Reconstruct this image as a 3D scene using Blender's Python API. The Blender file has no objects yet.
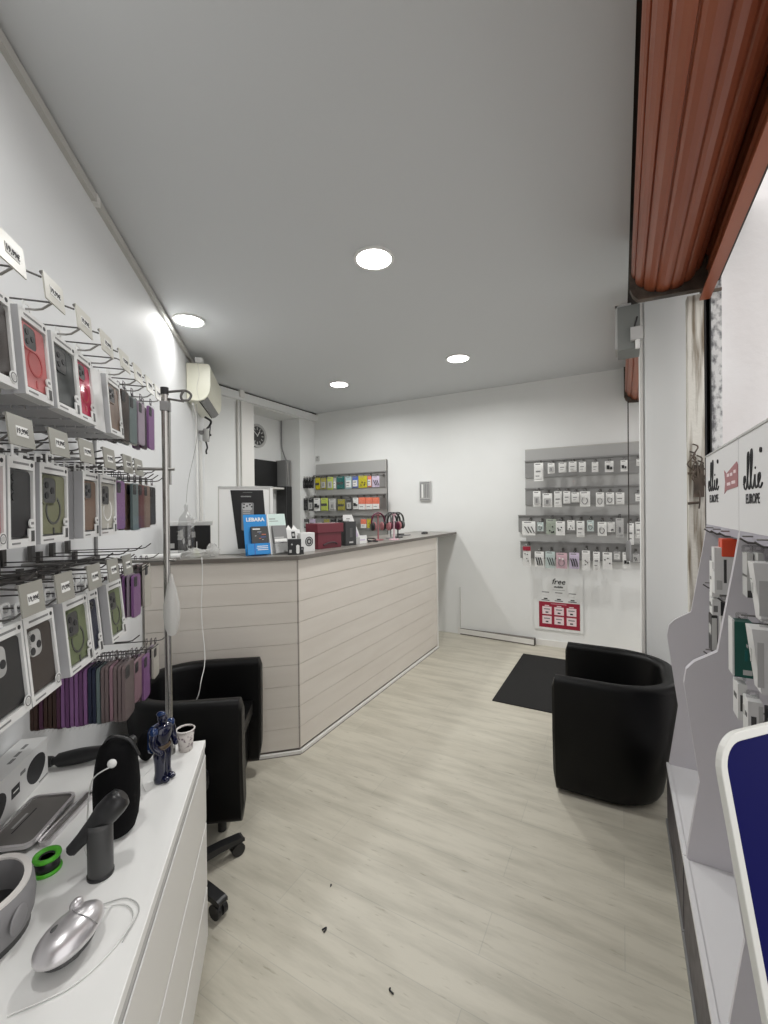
import bpy, math, random
from math import sin, cos, pi, radians
from mathutils import Matrix, Vector
random.seed(7)
SC = bpy.context.scene
COL = SC.collection

# ------------------------------------------------------------------ frames
A_D = (-.677, .735)            # along the left wall, away from the camera
A_N = (.735, .677)             # from the left wall into the room
RZ_L = radians(132.65)         # turns a front (-y) towards A_N
def PL(n, d, z=0.0):
    return Vector((n*A_N[0]+d*A_D[0], n*A_N[1]+d*A_D[1], z))

# ------------------------------------------------------------------ materials
MATS = {}
def mat(name, col, rough=.5, metal=0., emit=None, estr=1., alpha=None, spec=.5, noise=None, bump=None, coat=0.):
    m = bpy.data.materials.new(name); m.use_nodes = True
    nt = m.node_tree; b = nt.nodes['Principled BSDF']
    b.inputs['Base Color'].default_value = (*col, 1)
    b.inputs['Roughness'].default_value = rough
    b.inputs['Metallic'].default_value = metal
    b.inputs['Specular IOR Level'].default_value = spec
    b.inputs['Coat Weight'].default_value = coat
    if emit:
        b.inputs['Emission Color'].default_value = (*emit, 1)
        b.inputs['Emission Strength'].default_value = estr
    if alpha is not None:
        b.inputs['Alpha'].default_value = alpha
    if noise or bump:
        g = nt.nodes.new('ShaderNodeNewGeometry')
        if noise:                       # (scale, amount, dark colour, stretch)
            n = nt.nodes.new('ShaderNodeTexNoise'); n.inputs['Scale'].default_value = noise[0]
            n.inputs['Detail'].default_value = 5
            mp = nt.nodes.new('ShaderNodeMapping'); mp.inputs['Scale'].default_value = noise[3] if len(noise) > 3 else (1, 1, 1)
            nt.links.new(g.outputs['Position'], mp.inputs['Vector']); nt.links.new(mp.outputs['Vector'], n.inputs['Vector'])
            r = nt.nodes.new('ShaderNodeValToRGB')
            r.color_ramp.elements[0].position = .35; r.color_ramp.elements[1].position = .35+noise[1]
            r.color_ramp.elements[0].color = (*noise[2], 1); r.color_ramp.elements[1].color = (*col, 1)
            nt.links.new(n.outputs['Fac'], r.inputs['Fac']); nt.links.new(r.outputs['Color'], b.inputs['Base Color'])
        if bump:
            n2 = nt.nodes.new('ShaderNodeTexNoise'); n2.inputs['Scale'].default_value = bump[0]; n2.inputs['Detail'].default_value = 4
            nt.links.new(g.outputs['Position'], n2.inputs['Vector'])
            bp = nt.nodes.new('ShaderNodeBump'); bp.inputs['Strength'].default_value = bump[1]; bp.inputs['Distance'].default_value = .01
            nt.links.new(n2.outputs['Fac'], bp.inputs['Height']); nt.links.new(bp.outputs['Normal'], b.inputs['Normal'])
    MATS[name] = m
    return m

def film(name, tint=(1, 1, 1), gloss=.12, rough=.1):
    """thin clear plastic: mostly see-through with a glossy skin"""
    m = bpy.data.materials.new(name); m.use_nodes = True
    nt = m.node_tree; out = nt.nodes['Material Output']; nt.nodes.remove(nt.nodes['Principled BSDF'])
    t = nt.nodes.new('ShaderNodeBsdfTransparent'); t.inputs['Color'].default_value = (*tint, 1)
    g = nt.nodes.new('ShaderNodeBsdfGlossy'); g.inputs['Roughness'].default_value = rough
    x = nt.nodes.new('ShaderNodeMixShader'); x.inputs['Fac'].default_value = gloss
    nt.links.new(t.outputs[0], x.inputs[1]); nt.links.new(g.outputs[0], x.inputs[2]); nt.links.new(x.outputs[0], out.inputs['Surface'])
    MATS[name] = m
    return m

mat('wall_paint', (.80, .81, .80), .75, noise=(1.3, .5, (.745, .755, .74)), bump=(60, .05))
mat('wall_paint_left', (.77, .78, .785), .6, noise=(.9, .5, (.72, .73, .735)))
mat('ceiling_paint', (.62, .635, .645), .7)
mat('outside_render', (.86, .845, .84), .8, noise=(3, .4, (.80, .77, .76)), bump=(25, .2))
mat('white_trim', (.74, .73, .70), .45)
mat('trunking', (.52, .51, .48), .5)
mat('dark_gap', (.05, .045, .04), .8)
mat('pillar_white', (.86, .875, .87), .5)
mat('dirty_plaster', (.70, .68, .62), .8, noise=(16, .2, (.22, .18, .13), (2.5, 1.5, .16)), bump=(40, .3))
mat('mottled', (.74, .74, .73), .7, noise=(38, .2, (.16, .16, .17), (1, 1, .6)), bump=(60, .4))
mat('pavement', (.35, .34, .32), .9, noise=(8, .4, (.25, .24, .23)))
mat('black_rubber', (.012, .012, .012), .55)
mat('leather', (.0028, .0028, .003), .40, spec=.22, bump=(260, .12))
mat('black_plastic', (.012, .012, .013), .38)
mat('black_cloth', (.004, .004, .0045), .9, spec=.15, bump=(400, .2))
mat('dark_grey', (.055, .055, .055), .45)
mat('mid_grey', (.22, .22, .22), .5)
mat('light_grey', (.48, .48, .47), .5)
mat('panel_grey', (.40, .40, .39), .35)
mat('rail_and_shade_grey', (.25, .25, .245), .4)  # rails, and the painted shade of the packs on the panels
mat('steel', (.33, .325, .31), .32, metal=1.)
mat('chrome', (.42, .41, .39), .25, metal=1.)
mat('dark_wire', (.13, .125, .12), .4, metal=.8)
mat('white_lacquer', (.80, .80, .78), .3)
mat('drawer_front', (.72, .71, .68), .35)
mat('white_plastic', (.78, .78, .76), .35)
mat('cream_plastic', (.80, .79, .66), .3)
mat('paper', (.80, .80, .78), .6)
mat('carton_white', (.70, .70, .69), .4)
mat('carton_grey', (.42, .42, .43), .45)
mat('tag_plastic', (.62, .61, .55), .3)
mat('tag_grey', (.30, .295, .26), .35)
mat('ink', (.02, .02, .022), .6)
mat('grey_ink', (.20, .20, .20), .6)
mat('poster_black', (.010, .010, .011), .35)
mat('counter_top', (.30, .285, .26), .3, noise=(160, .3, (.17, .155, .14)))
mat('counter_edge', (.13, .115, .10), .4)
mat('clad', (.70, .66, .60), .5, noise=(2.2, .5, (.645, .60, .54), (1, 1, 6)), bump=(30, .06))
mat('clad_back', (.20, .175, .15), .7)
mat('roller_red', (.39, .115, .052), .36, noise=(3.0, .5, (.27, .07, .032), (2, .25, 2)), bump=(180, .05), spec=.5)
mat('roller_dark', (.055, .028, .035), .55)
mat('rusty_steel', (.13, .10, .075), .6, noise=(14, .3, (.05, .04, .032)))
mat('motor_grey', (.20, .21, .20), .5)
mat('stand_white', (.66, .64, .67), .45)
mat('stand_white_top', (.76, .755, .76), .4)
mat('stand_inner', (.40, .385, .44), .55)
mat('toe_dark', (.10, .09, .10), .5, noise=(22, .3, (.05, .045, .05)))
mat('sign_white', (.70, .70, .66), .35)
mat('sign_blue', (.004, .0045, .075), .5, spec=.05)
mat('mat_black', (.006, .0058, .0055), .95, bump=(500, .4))
mat('blue_card', (.02, .25, .62), .4)
mat('burgundy', (.13, .010, .022), .5)
mat('poster_red', (.30, .012, .035), .5)
mat('flag_red', (.36, .14, .15), .5)
mat('pink_label', (.80, .66, .68), .5)
mat('leaf_mint', (.58, .70, .66), .4)
mat('green_box', (.008, .085, .065), .4)
mat('orange_red', (.72, .075, .025), .35)
mat('neon_green', (.10, .52, .03), .4)
mat('navy_gloss', (.003, .005, .028), .12, coat=.3)
mat('blue_gloss', (.005, .024, .095), .12, coat=.3)
mat('bronze_gloss', (.07, .045, .022), .2)
mat('silver', (.62, .60, .61), .28, metal=.75)
mat('headset_grey', (.24, .235, .24), .55)
mat('rim_white', (.72, .69, .66), .5)
mat('tray_grey', (.16, .15, .14), .35)
mat('cup_print', (.62, .58, .55), .5, noise=(90, .12, (.17, .12, .14)))
mat('coffee', (.10, .06, .035), .3)
mat('lamp_glow', (1, 1, 1), .5, emit=(1, .985, .94), estr=9.)
mat('floor_dark', (.30, .28, .24), .6)
for nm, c in dict(case_red=(.50, .10, .10), case_pink=(.56, .17, .17), case_crimson=(.52, .02, .08), case_dark=(.028, .028, .030), case_slate=(.05, .056, .056),
                  case_olive=(.19, .195, .115), case_green=(.15, .18, .095), case_brown=(.20, .135, .10), case_umber=(.05, .04, .036), case_clear=(.48, .46, .41),
                  case_purple=(.13, .055, .14), case_violet=(.22, .105, .245), case_plum=(.075, .028, .055), case_teal=(.13, .17, .17), case_maroon=(.11, .03, .03),
                  case_mauve=(.26, .16, .19), case_navy=(.02, .025, .05), case_taupe=(.15, .115, .115), case_coffee=(.05, .028, .022), case_lilac=(.33, .27, .33),
                  headphone_pink=(.36, .15, .16), headphone_maroon=(.10, .012, .035), hp_grey=(.10, .11, .105),
                  yellow=(.50, .44, .02), lime=(.47, .55, .12), olive_y=(.33, .30, .06), deep_teal=(.02, .13, .12), pale_teal=(.40, .55, .58), label_blue=(.08, .14, .45),
                  salmon=(.75, .20, .12), lilac_p=(.58, .50, .64), rose=(.62, .42, .47), pack_mint=(.55, .64, .62), pack_green=(.38, .43, .36)).items():
    mat(nm, c, .4, spec=.22)
film('clear_film', (.97, .97, .97), .022, .08)
film('clear_bag', (.86, .86, .86), .12, .2)
film('smoke_clear', (.55, .53, .55), .12, .15)
mat('bag_white', (.66, .66, .64), .35, alpha=.55)

def floor_material():
    m = bpy.data.materials.new('plank_floor'); m.use_nodes = True
    nt = m.node_tree; b = nt.nodes['Principled BSDF']; L = nt.links.new
    g = nt.nodes.new('ShaderNodeNewGeometry')
    br = nt.nodes.new('ShaderNodeTexBrick'); br.offset = .37; br.offset_frequency = 2
    br.inputs['Scale'].default_value = 1.
    br.inputs['Brick Width'].default_value = 1.28; br.inputs['Row Height'].default_value = .192
    br.inputs['Mortar Size'].default_value = .0018; br.inputs['Mortar Smooth'].default_value = .3; br.inputs['Bias'].default_value = 0
    br.inputs['Color1'].default_value = (.555, .525, .44, 1); br.inputs['Color2'].default_value = (.52, .49, .408, 1)
    br.inputs['Mortar'].default_value = (.46, .44, .375, 1)
    L(g.outputs['Position'], br.inputs['Vector'])
    mp = nt.nodes.new('ShaderNodeMapping'); mp.inputs['Scale'].default_value = (.9, 6, 1)
    n = nt.nodes.new('ShaderNodeTexNoise'); n.inputs['Scale'].default_value = 2.2; n.inputs['Detail'].default_value = 7; n.inputs['Roughness'].default_value = .62
    L(g.outputs['Position'], mp.inputs['Vector']); L(mp.outputs['Vector'], n.inputs['Vector'])
    r = nt.nodes.new('ShaderNodeValToRGB'); r.color_ramp.elements[0].position = .30; r.color_ramp.elements[1].position = .58
    r.color_ramp.elements[0].color = (.72, .715, .70, 1); r.color_ramp.elements[1].color = (1, 1, 1, 1)
    L(n.outputs['Fac'], r.inputs['Fac'])
    mx = nt.nodes.new('ShaderNodeMix'); mx.data_type = 'RGBA'; mx.blend_type = 'MULTIPLY'; mx.inputs['Factor'].default_value = .85
    L(br.outputs['Color'], mx.inputs['A']); L(r.outputs['Color'], mx.inputs['B'])
    mp2 = nt.nodes.new('ShaderNodeMapping'); mp2.inputs['Scale'].default_value = (3, 16, 1)
    n2 = nt.nodes.new('ShaderNodeTexNoise'); n2.inputs['Scale'].default_value = 4; n2.inputs['Detail'].default_value = 4
    L(g.outputs['Position'], mp2.inputs['Vector']); L(mp2.outputs['Vector'], n2.inputs['Vector'])
    r2 = nt.nodes.new('ShaderNodeValToRGB'); r2.color_ramp.elements[0].position = .25; r2.color_ramp.elements[1].position = .37
    r2.color_ramp.elements[0].color = (.60, .58, .53, 1); r2.color_ramp.elements[1].color = (1, 1, 1, 1)
    L(n2.outputs['Fac'], r2.inputs['Fac'])
    mx2 = nt.nodes.new('ShaderNodeMix'); mx2.data_type = 'RGBA'; mx2.blend_type = 'MULTIPLY'; mx2.inputs['Factor'].default_value = .7
    L(mx.outputs['Result'], mx2.inputs['A']); L(r2.outputs['Color'], mx2.inputs['B'])
    L(mx2.outputs['Result'], b.inputs['Base Color'])
    b.inputs['Roughness'].default_value = .42
    bp = nt.nodes.new('ShaderNodeBump'); bp.inputs['Strength'].default_value = .25; bp.inputs['Distance'].default_value = .002
    L(br.outputs['Fac'], bp.inputs['Height']); bp.invert = True; L(bp.outputs['Normal'], b.inputs['Normal'])
    MATS['plank_floor'] = m
floor_material()

# ------------------------------------------------------------------ mesh builder
def rrect(w, h, r, n=5, cx=0., cz=0.):
    pts = []
    for k, (sx, sz) in enumerate(((1, 1), (-1, 1), (-1, -1), (1, -1))):
        for i in range(n+1):
            a = pi/2*k + pi/2*i/n
            pts.append((cx+sx*(w/2-r)+r*cos(a), cz+sz*(h/2-r)+r*sin(a)))
    return pts
def circ(r, n=24, cx=0., cz=0., rz=None):
    return [(cx+r*cos(2*pi*i/n), cz+(rz or r)*sin(2*pi*i/n)) for i in range(n)]
def catmull(P, k=8, closed=False):
    P = [Vector(p) for p in P]; out = []
    N = len(P)
    for i in range(N if closed else N-1):
        g = (lambda j: P[j % N]) if closed else (lambda j: P[max(0, min(N-1, j))])
        p0, p1, p2, p3 = g(i-1), g(i), g(i+1), g(i+2)
        for s in range(k):
            t = s/k
            out.append(.5*((2*p1)+(p2-p0)*t+(2*p0-5*p1+4*p2-p3)*t*t+(3*p1-p0-3*p2+p3)*t**3))
    if not closed: out.append(P[-1])
    return out

class MB:
    def __init__(s): s.v = []; s.f = []; s.m = []; s.s = []
    def add(s, vs, fs, m, smooth=False, M=None):
        o = len(s.v)
        for p in vs:
            p = Vector(p)
            s.v.append(M @ p if M is not None else p)
        for f in fs:
            s.f.append([o+i for i in f]); s.m.append(m); s.s.append(smooth)
        return s
    def box(s, x0, x1, y0, y1, z0, z1, m, M=None):
        vs = [(x, y, z) for z in (z0, z1) for y in (y0, y1) for x in (x0, x1)]
        return s.add(vs, [(0, 2, 3, 1), (4, 5, 7, 6), (0, 1, 5, 4), (2, 6, 7, 3), (0, 4, 6, 2), (1, 3, 7, 5)], m, M=M)
    def prism(s, pts, a0, a1, axis, m, M=None, smooth=False, pts1=None):
        """polygon pts extruded from a0 to a1 along an axis; axis y: pts are (x,z); z: (x,y); x: (y,z)"""
        def P(p, a):
            return (p[0], a, p[1]) if axis == 'y' else ((p[0], p[1], a) if axis == 'z' else (a, p[0], p[1]))
        n = len(pts); q = pts1 or pts
        s.add([P(p, a0) for p in pts]+[P(p, a1) for p in q], [[i, (i+1) % n, n+(i+1) % n, n+i] for i in range(n)], m, smooth, M)
        s.add([P(p, a0) for p in pts], [list(range(n))], m, False, M)
        return s.add([P(p, a1) for p in q], [list(range(n))[::-1]], m, False, M)
    def ring(s, po, pi_, a0, a1, axis, m, M=None):
        """closed band between two outlines of equal count"""
        def P(p, a):
            return (p[0], a, p[1]) if axis == 'y' else ((p[0], p[1], a) if axis == 'z' else (a, p[0], p[1]))
        n = len(po)
        vs = [P(p, a0) for p in po]+[P(p, a0) for p in pi_]+[P(p, a1) for p in po]+[P(p, a1) for p in pi_]
        fs = []
        for i in range(n):
            j = (i+1) % n
            fs += [[i, j, n+j, n+i], [2*n+i, 3*n+i, 3*n+j, 2*n+j], [i, 2*n+i, 2*n+j, j], [n+i, n+j, 3*n+j, 3*n+i]]
        return s.add(vs, fs, m, False, M)
    def tube(s, path, r, m, seg=8, M=None, closed=False, flat=None):
        path = [Vector(p) for p in path]; N = len(path); vs = []; fs = []
        prev = None
        for i, p in enumerate(path):
            if closed: t = path[(i+1) % N]-path[i-1]
            else: t = path[min(i+1, N-1)]-path[max(i-1, 0)]
            if t.length < 1e-9: t = Vector((0, 0, 1))
            t.normalize()
            if prev is None:
                u = t.cross(Vector((0, 0, 1)))
                if u.length < 1e-3: u = t.cross(Vector((1, 0, 0)))
            else:
                u = prev - t*prev.dot(t)
                if u.length < 1e-6: u = t.cross(Vector((1, 0, 0)))
            u.normalize(); w = t.cross(u); prev = u
            rr = r(i/(N-1)) if callable(r) else r
            for k in range(seg):
                a = 2*pi*k/seg
                vs.append(p+u*cos(a)*rr+w*sin(a)*rr*(flat or 1))
        for i in range(N if closed else N-1):
            for k in range(seg):
                a, b = i*seg+k, i*seg+(k+1) % seg; c = ((i+1) % N)*seg
                fs.append([a, b, c+(k+1) % seg, c+k])
        s.add(vs, fs, m, True, M)
        if not closed:
            s.add(vs[:seg], [list(range(seg))[::-1]], m, False, M); s.add(vs[-seg:], [list(range(seg))], m, False, M)
        return s
    def cyl(s, p0, p1, r0, m, r1=None, seg=20, M=None):
        r1 = r0 if r1 is None else r1
        return s.tube([p0, p1], lambda t: r0+(r1-r0)*t, m, seg, M)
    def lathe(s, prof, m, seg=24, M=None, c=(0, 0, 0), sx=1., sy=1.):
        vs = []; fs = []; n = len(prof)
        for r, z in prof:
            for k in range(seg):
                a = 2*pi*k/seg
                vs.append((c[0]+r*cos(a)*sx, c[1]+r*sin(a)*sy, c[2]+z))
        for i in range(n-1):
            for k in range(seg):
                fs.append([i*seg+k, i*seg+(k+1) % seg, (i+1)*seg+(k+1) % seg, (i+1)*seg+k])
        s.add(vs, fs, m, True, M)
        if prof[0][0] > 1e-6: s.add(vs[:seg], [list(range(seg))[::-1]], m, False, M)
        if prof[-1][0] > 1e-6: s.add(vs[-seg:], [list(range(seg))], m, False, M)
        return s
    def ball(s, c, rx, ry, rz, m, seg=20, M=None):
        n = seg//2
        prof = [(max(1e-7, sin(pi*i/n)), -cos(pi*i/n)*rz) for i in range(n+1)]
        return s.lathe([(p[0], p[1]) for p in prof], m, seg, M, c, rx, ry)
    def text(s, body, size, m, M, depth=.0006, align='CENTER', sx=1., shear=0., bold=0.):
        cu = bpy.data.curves.new('t', 'FONT'); cu.body = body; cu.size = size; cu.extrude = depth; cu.align_x = align; cu.align_y = 'CENTER'
        cu.resolution_u = 2; cu.shear = shear; cu.offset = bold
        ob = bpy.data.objects.new('t', cu); COL.objects.link(ob)
        dg = bpy.context.evaluated_depsgraph_get()
        me = bpy.data.meshes.new_from_object(ob.evaluated_get(dg))
        R = M @ Matrix.Rotation(pi/2, 4, 'X') @ Matrix.Diagonal((sx, 1, 1, 1))
        s.add([v.co.copy() for v in me.vertices], [list(p.vertices) for p in me.polygons], m, False, R)
        bpy.data.objects.remove(ob); bpy.data.curves.remove(cu); bpy.data.meshes.remove(me)
        return s
    def mesh(s, name):
        me = bpy.data.meshes.new(name)
        me.from_pydata([tuple(p) for p in s.v], [], s.f)
        names = []
        for m in s.m:
            if m not in names: names.append(m)
        for m in names: me.materials.append(MATS[m])
        for p, m, sm in zip(me.polygons, s.m, s.s):
            p.material_index = names.index(m); p.use_smooth = sm
        me.update()
        return me

def T(x, y, z): return Matrix.Translation((x, y, z))
def link(name, me, parent=None, bevel=0., seg=2):
    o = bpy.data.objects.new(name, me); COL.objects.link(o)
    if parent: o.parent = parent
    if bevel:
        b = o.modifiers.new('bevel', 'BEVEL'); b.width = bevel; b.segments = seg; b.limit_method = 'ANGLE'; b.angle_limit = radians(40)
    return o
def tag(o, label, cat, group=None):
    o['label'] = label; o['category'] = cat
    if group: o['group'] = group
    return o
def thing(name, label, cat, loc=(0, 0, 0), rz=0., group=None, tilt=0., ry=0.):
    o = bpy.data.objects.new(name, None); COL.objects.link(o); o.empty_display_size = .05
    o.location = loc; o.rotation_euler = (tilt, ry, rz)
    return tag(o, label, cat, group)
def part(name, mb, parent, bevel=0., label=None):
    o = link(name, mb.mesh(name), parent, bevel)
    if label: o['label'] = label
    return o
def solo(name, mb, label, cat, loc=(0, 0, 0), rz=0., group=None, tilt=0., bevel=0., ry=0.):
    o = link(name, mb.mesh(name), None, bevel); o.location = loc; o.rotation_euler = (tilt, ry, rz)
    return tag(o, label, cat, group)
def struct(name, mb, bevel=0., loc=(0, 0, 0), rz=0.):
    o = link(name, mb.mesh(name), None, bevel); o['kind'] = 'structure'; o.location = loc; o.rotation_euler = (0, 0, rz)
    return o
def dup(root, loc, rz=None, label=None, group=None, tilt=None):
    r = root.copy(); COL.objects.link(r); r.location = loc
    e = root.rotation_euler
    r.rotation_euler = (e[0] if tilt is None else tilt, e[1], e[2] if rz is None else rz)
    if label: r['label'] = label
    if group: r['group'] = group
    for ch in list(root.children):
        c = ch.copy(); COL.objects.link(c); c.parent = r
        for g in list(ch.children):
            d = g.copy(); COL.objects.link(d); d.parent = c
    return r
ORD = ['first', 'second', 'third', 'fourth', 'fifth', 'sixth', 'seventh', 'eighth', 'ninth', 'tenth', 'eleventh', 'twelfth', 'thirteenth', 'fourteenth']

# ------------------------------------------------------------------ camera
CAMZ = 1.65
F = 428.0
yaw, pit, rol = radians(29.0), radians(-.3), radians(-.65)
r_ = Vector((cos(yaw), sin(yaw), 0)); f_ = Vector((-sin(yaw), cos(yaw), 0)); u_ = Vector((0, 0, 1))
f2 = f_*cos(pit)+u_*sin(pit); u2 = u_*cos(pit)-f_*sin(pit)
r3 = r_*cos(rol)+u2*sin(rol); u3 = u2*cos(rol)-r_*sin(rol)
cam = bpy.data.cameras.new('camera'); co = bpy.data.objects.new('camera', cam); COL.objects.link(co)
co.matrix_world = Matrix(((r3.x, u3.x, -f2.x, 0), (r3.y, u3.y, -f2.y, 0), (r3.z, u3.z, -f2.z, CAMZ), (0, 0, 0, 1)))
cam.sensor_fit = 'VERTICAL'; cam.sensor_height = 36; cam.sensor_width = 27; cam.lens = 36*F/1024
cam.clip_start = .02
SC.camera = co

# ================================================================== THE ROOM
CZ = 3.18
struct('floor', MB().box(-5.4, .60, -3.2, 5.6, -.08, 0, 'plank_floor'))
struct('trim_8', MB().box(.60, 4.2, -3.2, 5.6, -.10, -.01, 'pavement'))
struct('ceiling', MB().box(-5.4, .052, -3.2, 5.6, CZ, CZ+.1, 'ceiling_paint'))
struct('shutter_light_cover', MB().box(.052, .60, -3.2, 5.54, CZ+.03, CZ+.1, 'dark_gap').box(.43, .47, -3.2, 3.1, 2.86, CZ+.03, 'dark_gap'))  # unseen cover and lintel, added to keep daylight off the rolled shutter
struct('wall_left', MB().box(-3.2, 5.36, .85, .95, 0, CZ, 'wall_paint_left'), rz=RZ_L)   # local x = along, y = behind
b = MB()
b.box(-4.37, -4.25, 3.34, 4.11, 0, CZ, 'wall_paint'); b.box(-4.37, -4.25, 5.06, 5.56, 0, CZ, 'wall_paint'); b.box(-4.37, -4.25, 4.11, 5.06, 3.05, CZ, 'wall_paint')
b.box(-4.75, -4.37, 5.06, 5.16, 0, CZ, 'wall_paint'); b.box(-4.75, -4.37, 4.01, 4.11, 0, CZ, 'wall_paint')
b.box(-4.75, -4.37, 4.11, 5.06, 3.05, CZ, 'wall_paint'); b.box(-4.85, -4.63, 4.01, 5.16, 0, CZ, 'wall_paint')
struct('wall_alcove', b)
struct('wall_back', MB().box(-4.4, .60, 5.42, 5.54, 0, CZ, 'wall_paint'))
struct('wall_front_unseen', MB().box(-1.2, .60, -3.2, -3.1, 0, CZ, 'wall_paint'))  # unseen wall behind the camera, added to hold back sky light
struct('wall_right_unseen', MB().box(.50, .60, -3.1, -.6, 0, CZ, 'wall_paint'))  # out of view, added to narrow the opening and cut daylight
struct('wall_outside', MB().box(.47, 3.6, 2.95, 3.07, -.01, 4.2, 'outside_render'))
# cornice cable trunking along the left wall
b = MB().box(-1.5, 5.33, .828, .85, 3.128, 3.166, 'trunking'); b.box(-1.5, 5.33, .842, .85, 3.166, CZ, 'dark_gap')
b.box(2.30, 2.34, .826, .85, 3.126, 3.168, 'white_trim')
struct('trim_1', b, rz=RZ_L)
# beam over the alcove, its shadow gap and clip
b = MB().box(-4.25, -4.19, 3.42, 5.42, 3.06, 3.158, 'wall_paint'); b.box(-4.25, -4.215, 3.42, 5.42, 3.158, CZ, 'dark_gap')
b.box(-4.25, -4.17, 3.84, 3.91, 3.09, CZ, 'white_trim')
struct('trim_2', b)
b = MB().box(-4.25, -4.222, 3.90, 4.11, 0, 3.06, 'white_trim'); b.cyl((-4.235, 3.845, 0), (-4.235, 3.845, 3.06), .014, 'trunking', seg=10)
struct('trim_3', b, .002)
struct('baseboard_back', MB().box(-1.9, -1.86, 5.405, 5.42, 0, .09, 'white_trim').box(-.93, .10, 5.405, 5.42, 0, .07, 'white_trim'))
# flush white board on the back wall with its thick bottom rail
b = MB().box(-1.865, -.93, 5.418, 5.42, .0, 1.235, 'wall_paint'); b.box(-1.868, -1.862, 5.404, 5.42, .05, .62, 'trunking')
b.prism([(-1.865, 5.40), (-.925, 5.335), (-.925, 5.408), (-1.865, 5.408)], .012, .075, 'z', 'white_trim')
b.prism([(-1.865, 5.396), (-.925, 5.331), (-.925, 5.408), (-1.865, 5.408)], 0, .012, 'z', 'counter_edge')
b.prism([(-1.865, 5.400), (-.925, 5.335), (-.925, 5.408), (-1.865, 5.408)], .075, .08, 'z', 'counter_edge')
b.box(-.925, -.918, 5.333, 5.408, 0, .08, 'dark_gap')
struct('trim_4', b)
# pillar at the shop front
b = MB().box(.117, .45, 3.42, 3.60, 0, CZ, 'pillar_white'); b.box(.117, .135, 3.40, 3.42, 0, 3.06, 'white_trim'); b.box(.145, .45, 3.405, 3.42, 0, 3.06, 'pillar_white')
struct('wall_pillar', b, .002)
b = MB().box(.323, .398, 2.865, 2.93, 0, 2.80, 'dirty_plaster')
struct('trim_5', b, .004)
b = MB().box(.402, .408, 2.875, 2.95, 0, 2.79, 'black_rubber'); b.box(.408, .424, 2.935, 2.95, 0, 2.79, 'black_rubber'); b.box(.424, .430, 2.875, 2.95, 0, 2.79, 'black_rubber')
struct('trim_6', b)
struct('trim_7', MB().box(.430, .478, 2.89, 3.07, 0, 3.1, 'mottled'))

# ================================================================== ROLLER SHUTTERS
def shutter(name, label, cx, cz, R, y0, y1, curtain, plate_y, zb):
    t = thing(name, label, 'roller shutter', (0, 0, 0))
    prof = []
    n = 15
    for k in range(n):
        a0 = 2*pi*k/n+.2
        for da, dr in ((0, -.006), (.03, .0), (.10, .004), (.21, .006), (.32, .004), (.385, .0), (.39, -.007), (.412, -.007)):
            a = a0+da*(2*pi/n)/.419
            prof.append((cx+(R+dr)*cos(a), cz+(R+dr)*sin(a)))
    part('slat_roll', MB().prism(prof, y0, y1, 'y', 'roller_red'), t)
    b = MB()
    zz = zb-.05; k = 0
    z = zz
    pts = []
    while z < zz+.36:
        pts += [(curtain-.004, z), (curtain+.004, z+.012), (curtain+.004, z+.06), (curtain-.004, z+.072)]; z += .078
    back = [(p[0]+.006, p[1]) for p in pts][::-1]
    b.prism(pts+back, y0, y1, 'y', 'roller_red')
    part('hanging_slats', b, t)
    b = MB().box(curtain-.034, curtain+.012, y0, y1, zb-.062, zb-.050, 'roller_red'); b.box(curtain-.012, curtain+.012, y0, y1, zb-.05, zb+.01, 'roller_red')
    part('bottom_bar', b, t)
    lx = cx-R-.012
    pts = [(lx, CZ-.01), (lx, zb+.07), (lx+.015, zb+.03), (lx+.04, zb+.0), (curtain+.0, zb-.012), (curtain+.0, zb+.03), (curtain+.0, CZ-.01)]
    b = MB().prism(pts, plate_y, plate_y+.012, 'y', 'rusty_steel'); b.cyl((cx, plate_y+.012, cz), (cx, plate_y+.04, cz), .03, 'rusty_steel')
    b.prism([(lx, zb+.07), (lx+.015, zb+.03), (lx+.04, zb), (curtain, zb-.012), (curtain, zb-.004), (lx+.044, zb+.008), (lx+.02, zb+.036), (lx+.006, zb+.072)], plate_y-.03, plate_y, 'y', 'rusty_steel')
    part('end_plate', b, t)
    return t
t = shutter('roller_shutter', 'rolled-up rust red slatted shutter drum hanging overhead above the white display stands', -.0+.228, 3.005, .165, -1.6, 2.83, .408, 2.832, 2.81)
part('lock_bar', MB().box(.40, .475, 2.862, 2.872, 2.795, 2.81, 'rusty_steel', M=Matrix.Identity(4)), t)
shutter('roller_shutter', 'small far shutter roll glimpsed between the back wall and the white pillar', .205, 2.945, .158, 3.64, 5.33, .37, 5.335, 2.775)
t = thing('shutter_motor', 'grey metal motor box at the top left of the white pillar', 'motor box', (0, 0, 0))
part('casing', MB().box(-.012, .105, 2.93, 3.12, 2.585, 2.845, 'motor_grey'), t, .004)
part('bracket', MB().box(-.024, -.012, 2.94, 3.10, 2.60, 2.86, 'light_grey').box(-.024, .06, 2.94, 3.10, 2.845, 2.86, 'light_grey'), t)
part('junction_box', MB().box(.055, .118, 2.895, 2.93, 2.625, 2.70, 'light_grey').cyl((.09, 2.91, 2.625), (.09, 2.91, 2.575), .012, 'white_plastic', seg=10).cyl((.075, 2.91, 2.70), (.09, 2.91, 2.76), .005, 'black_plastic', seg=8), t, .003)
t = thing('pull_cord', 'thin dark cord with a grey handle hanging in front of the right wall display', 'cord', (0, 0, 0))
part('cord', MB().tube([(.068, 5.0, 2.76), (.067, 5.0, 2.2), (.066, 5.0, 1.28)], .0055, 'dark_gap', 8), t)
part('handle', MB().lathe([(.004, 1.10), (.02, 1.105), (.024, 1.13), (.024, 1.27), (.018, 1.30), (.005, 1.31)], 'mid_grey', 14, c=(.062, 5.0, 0)), t)
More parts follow.
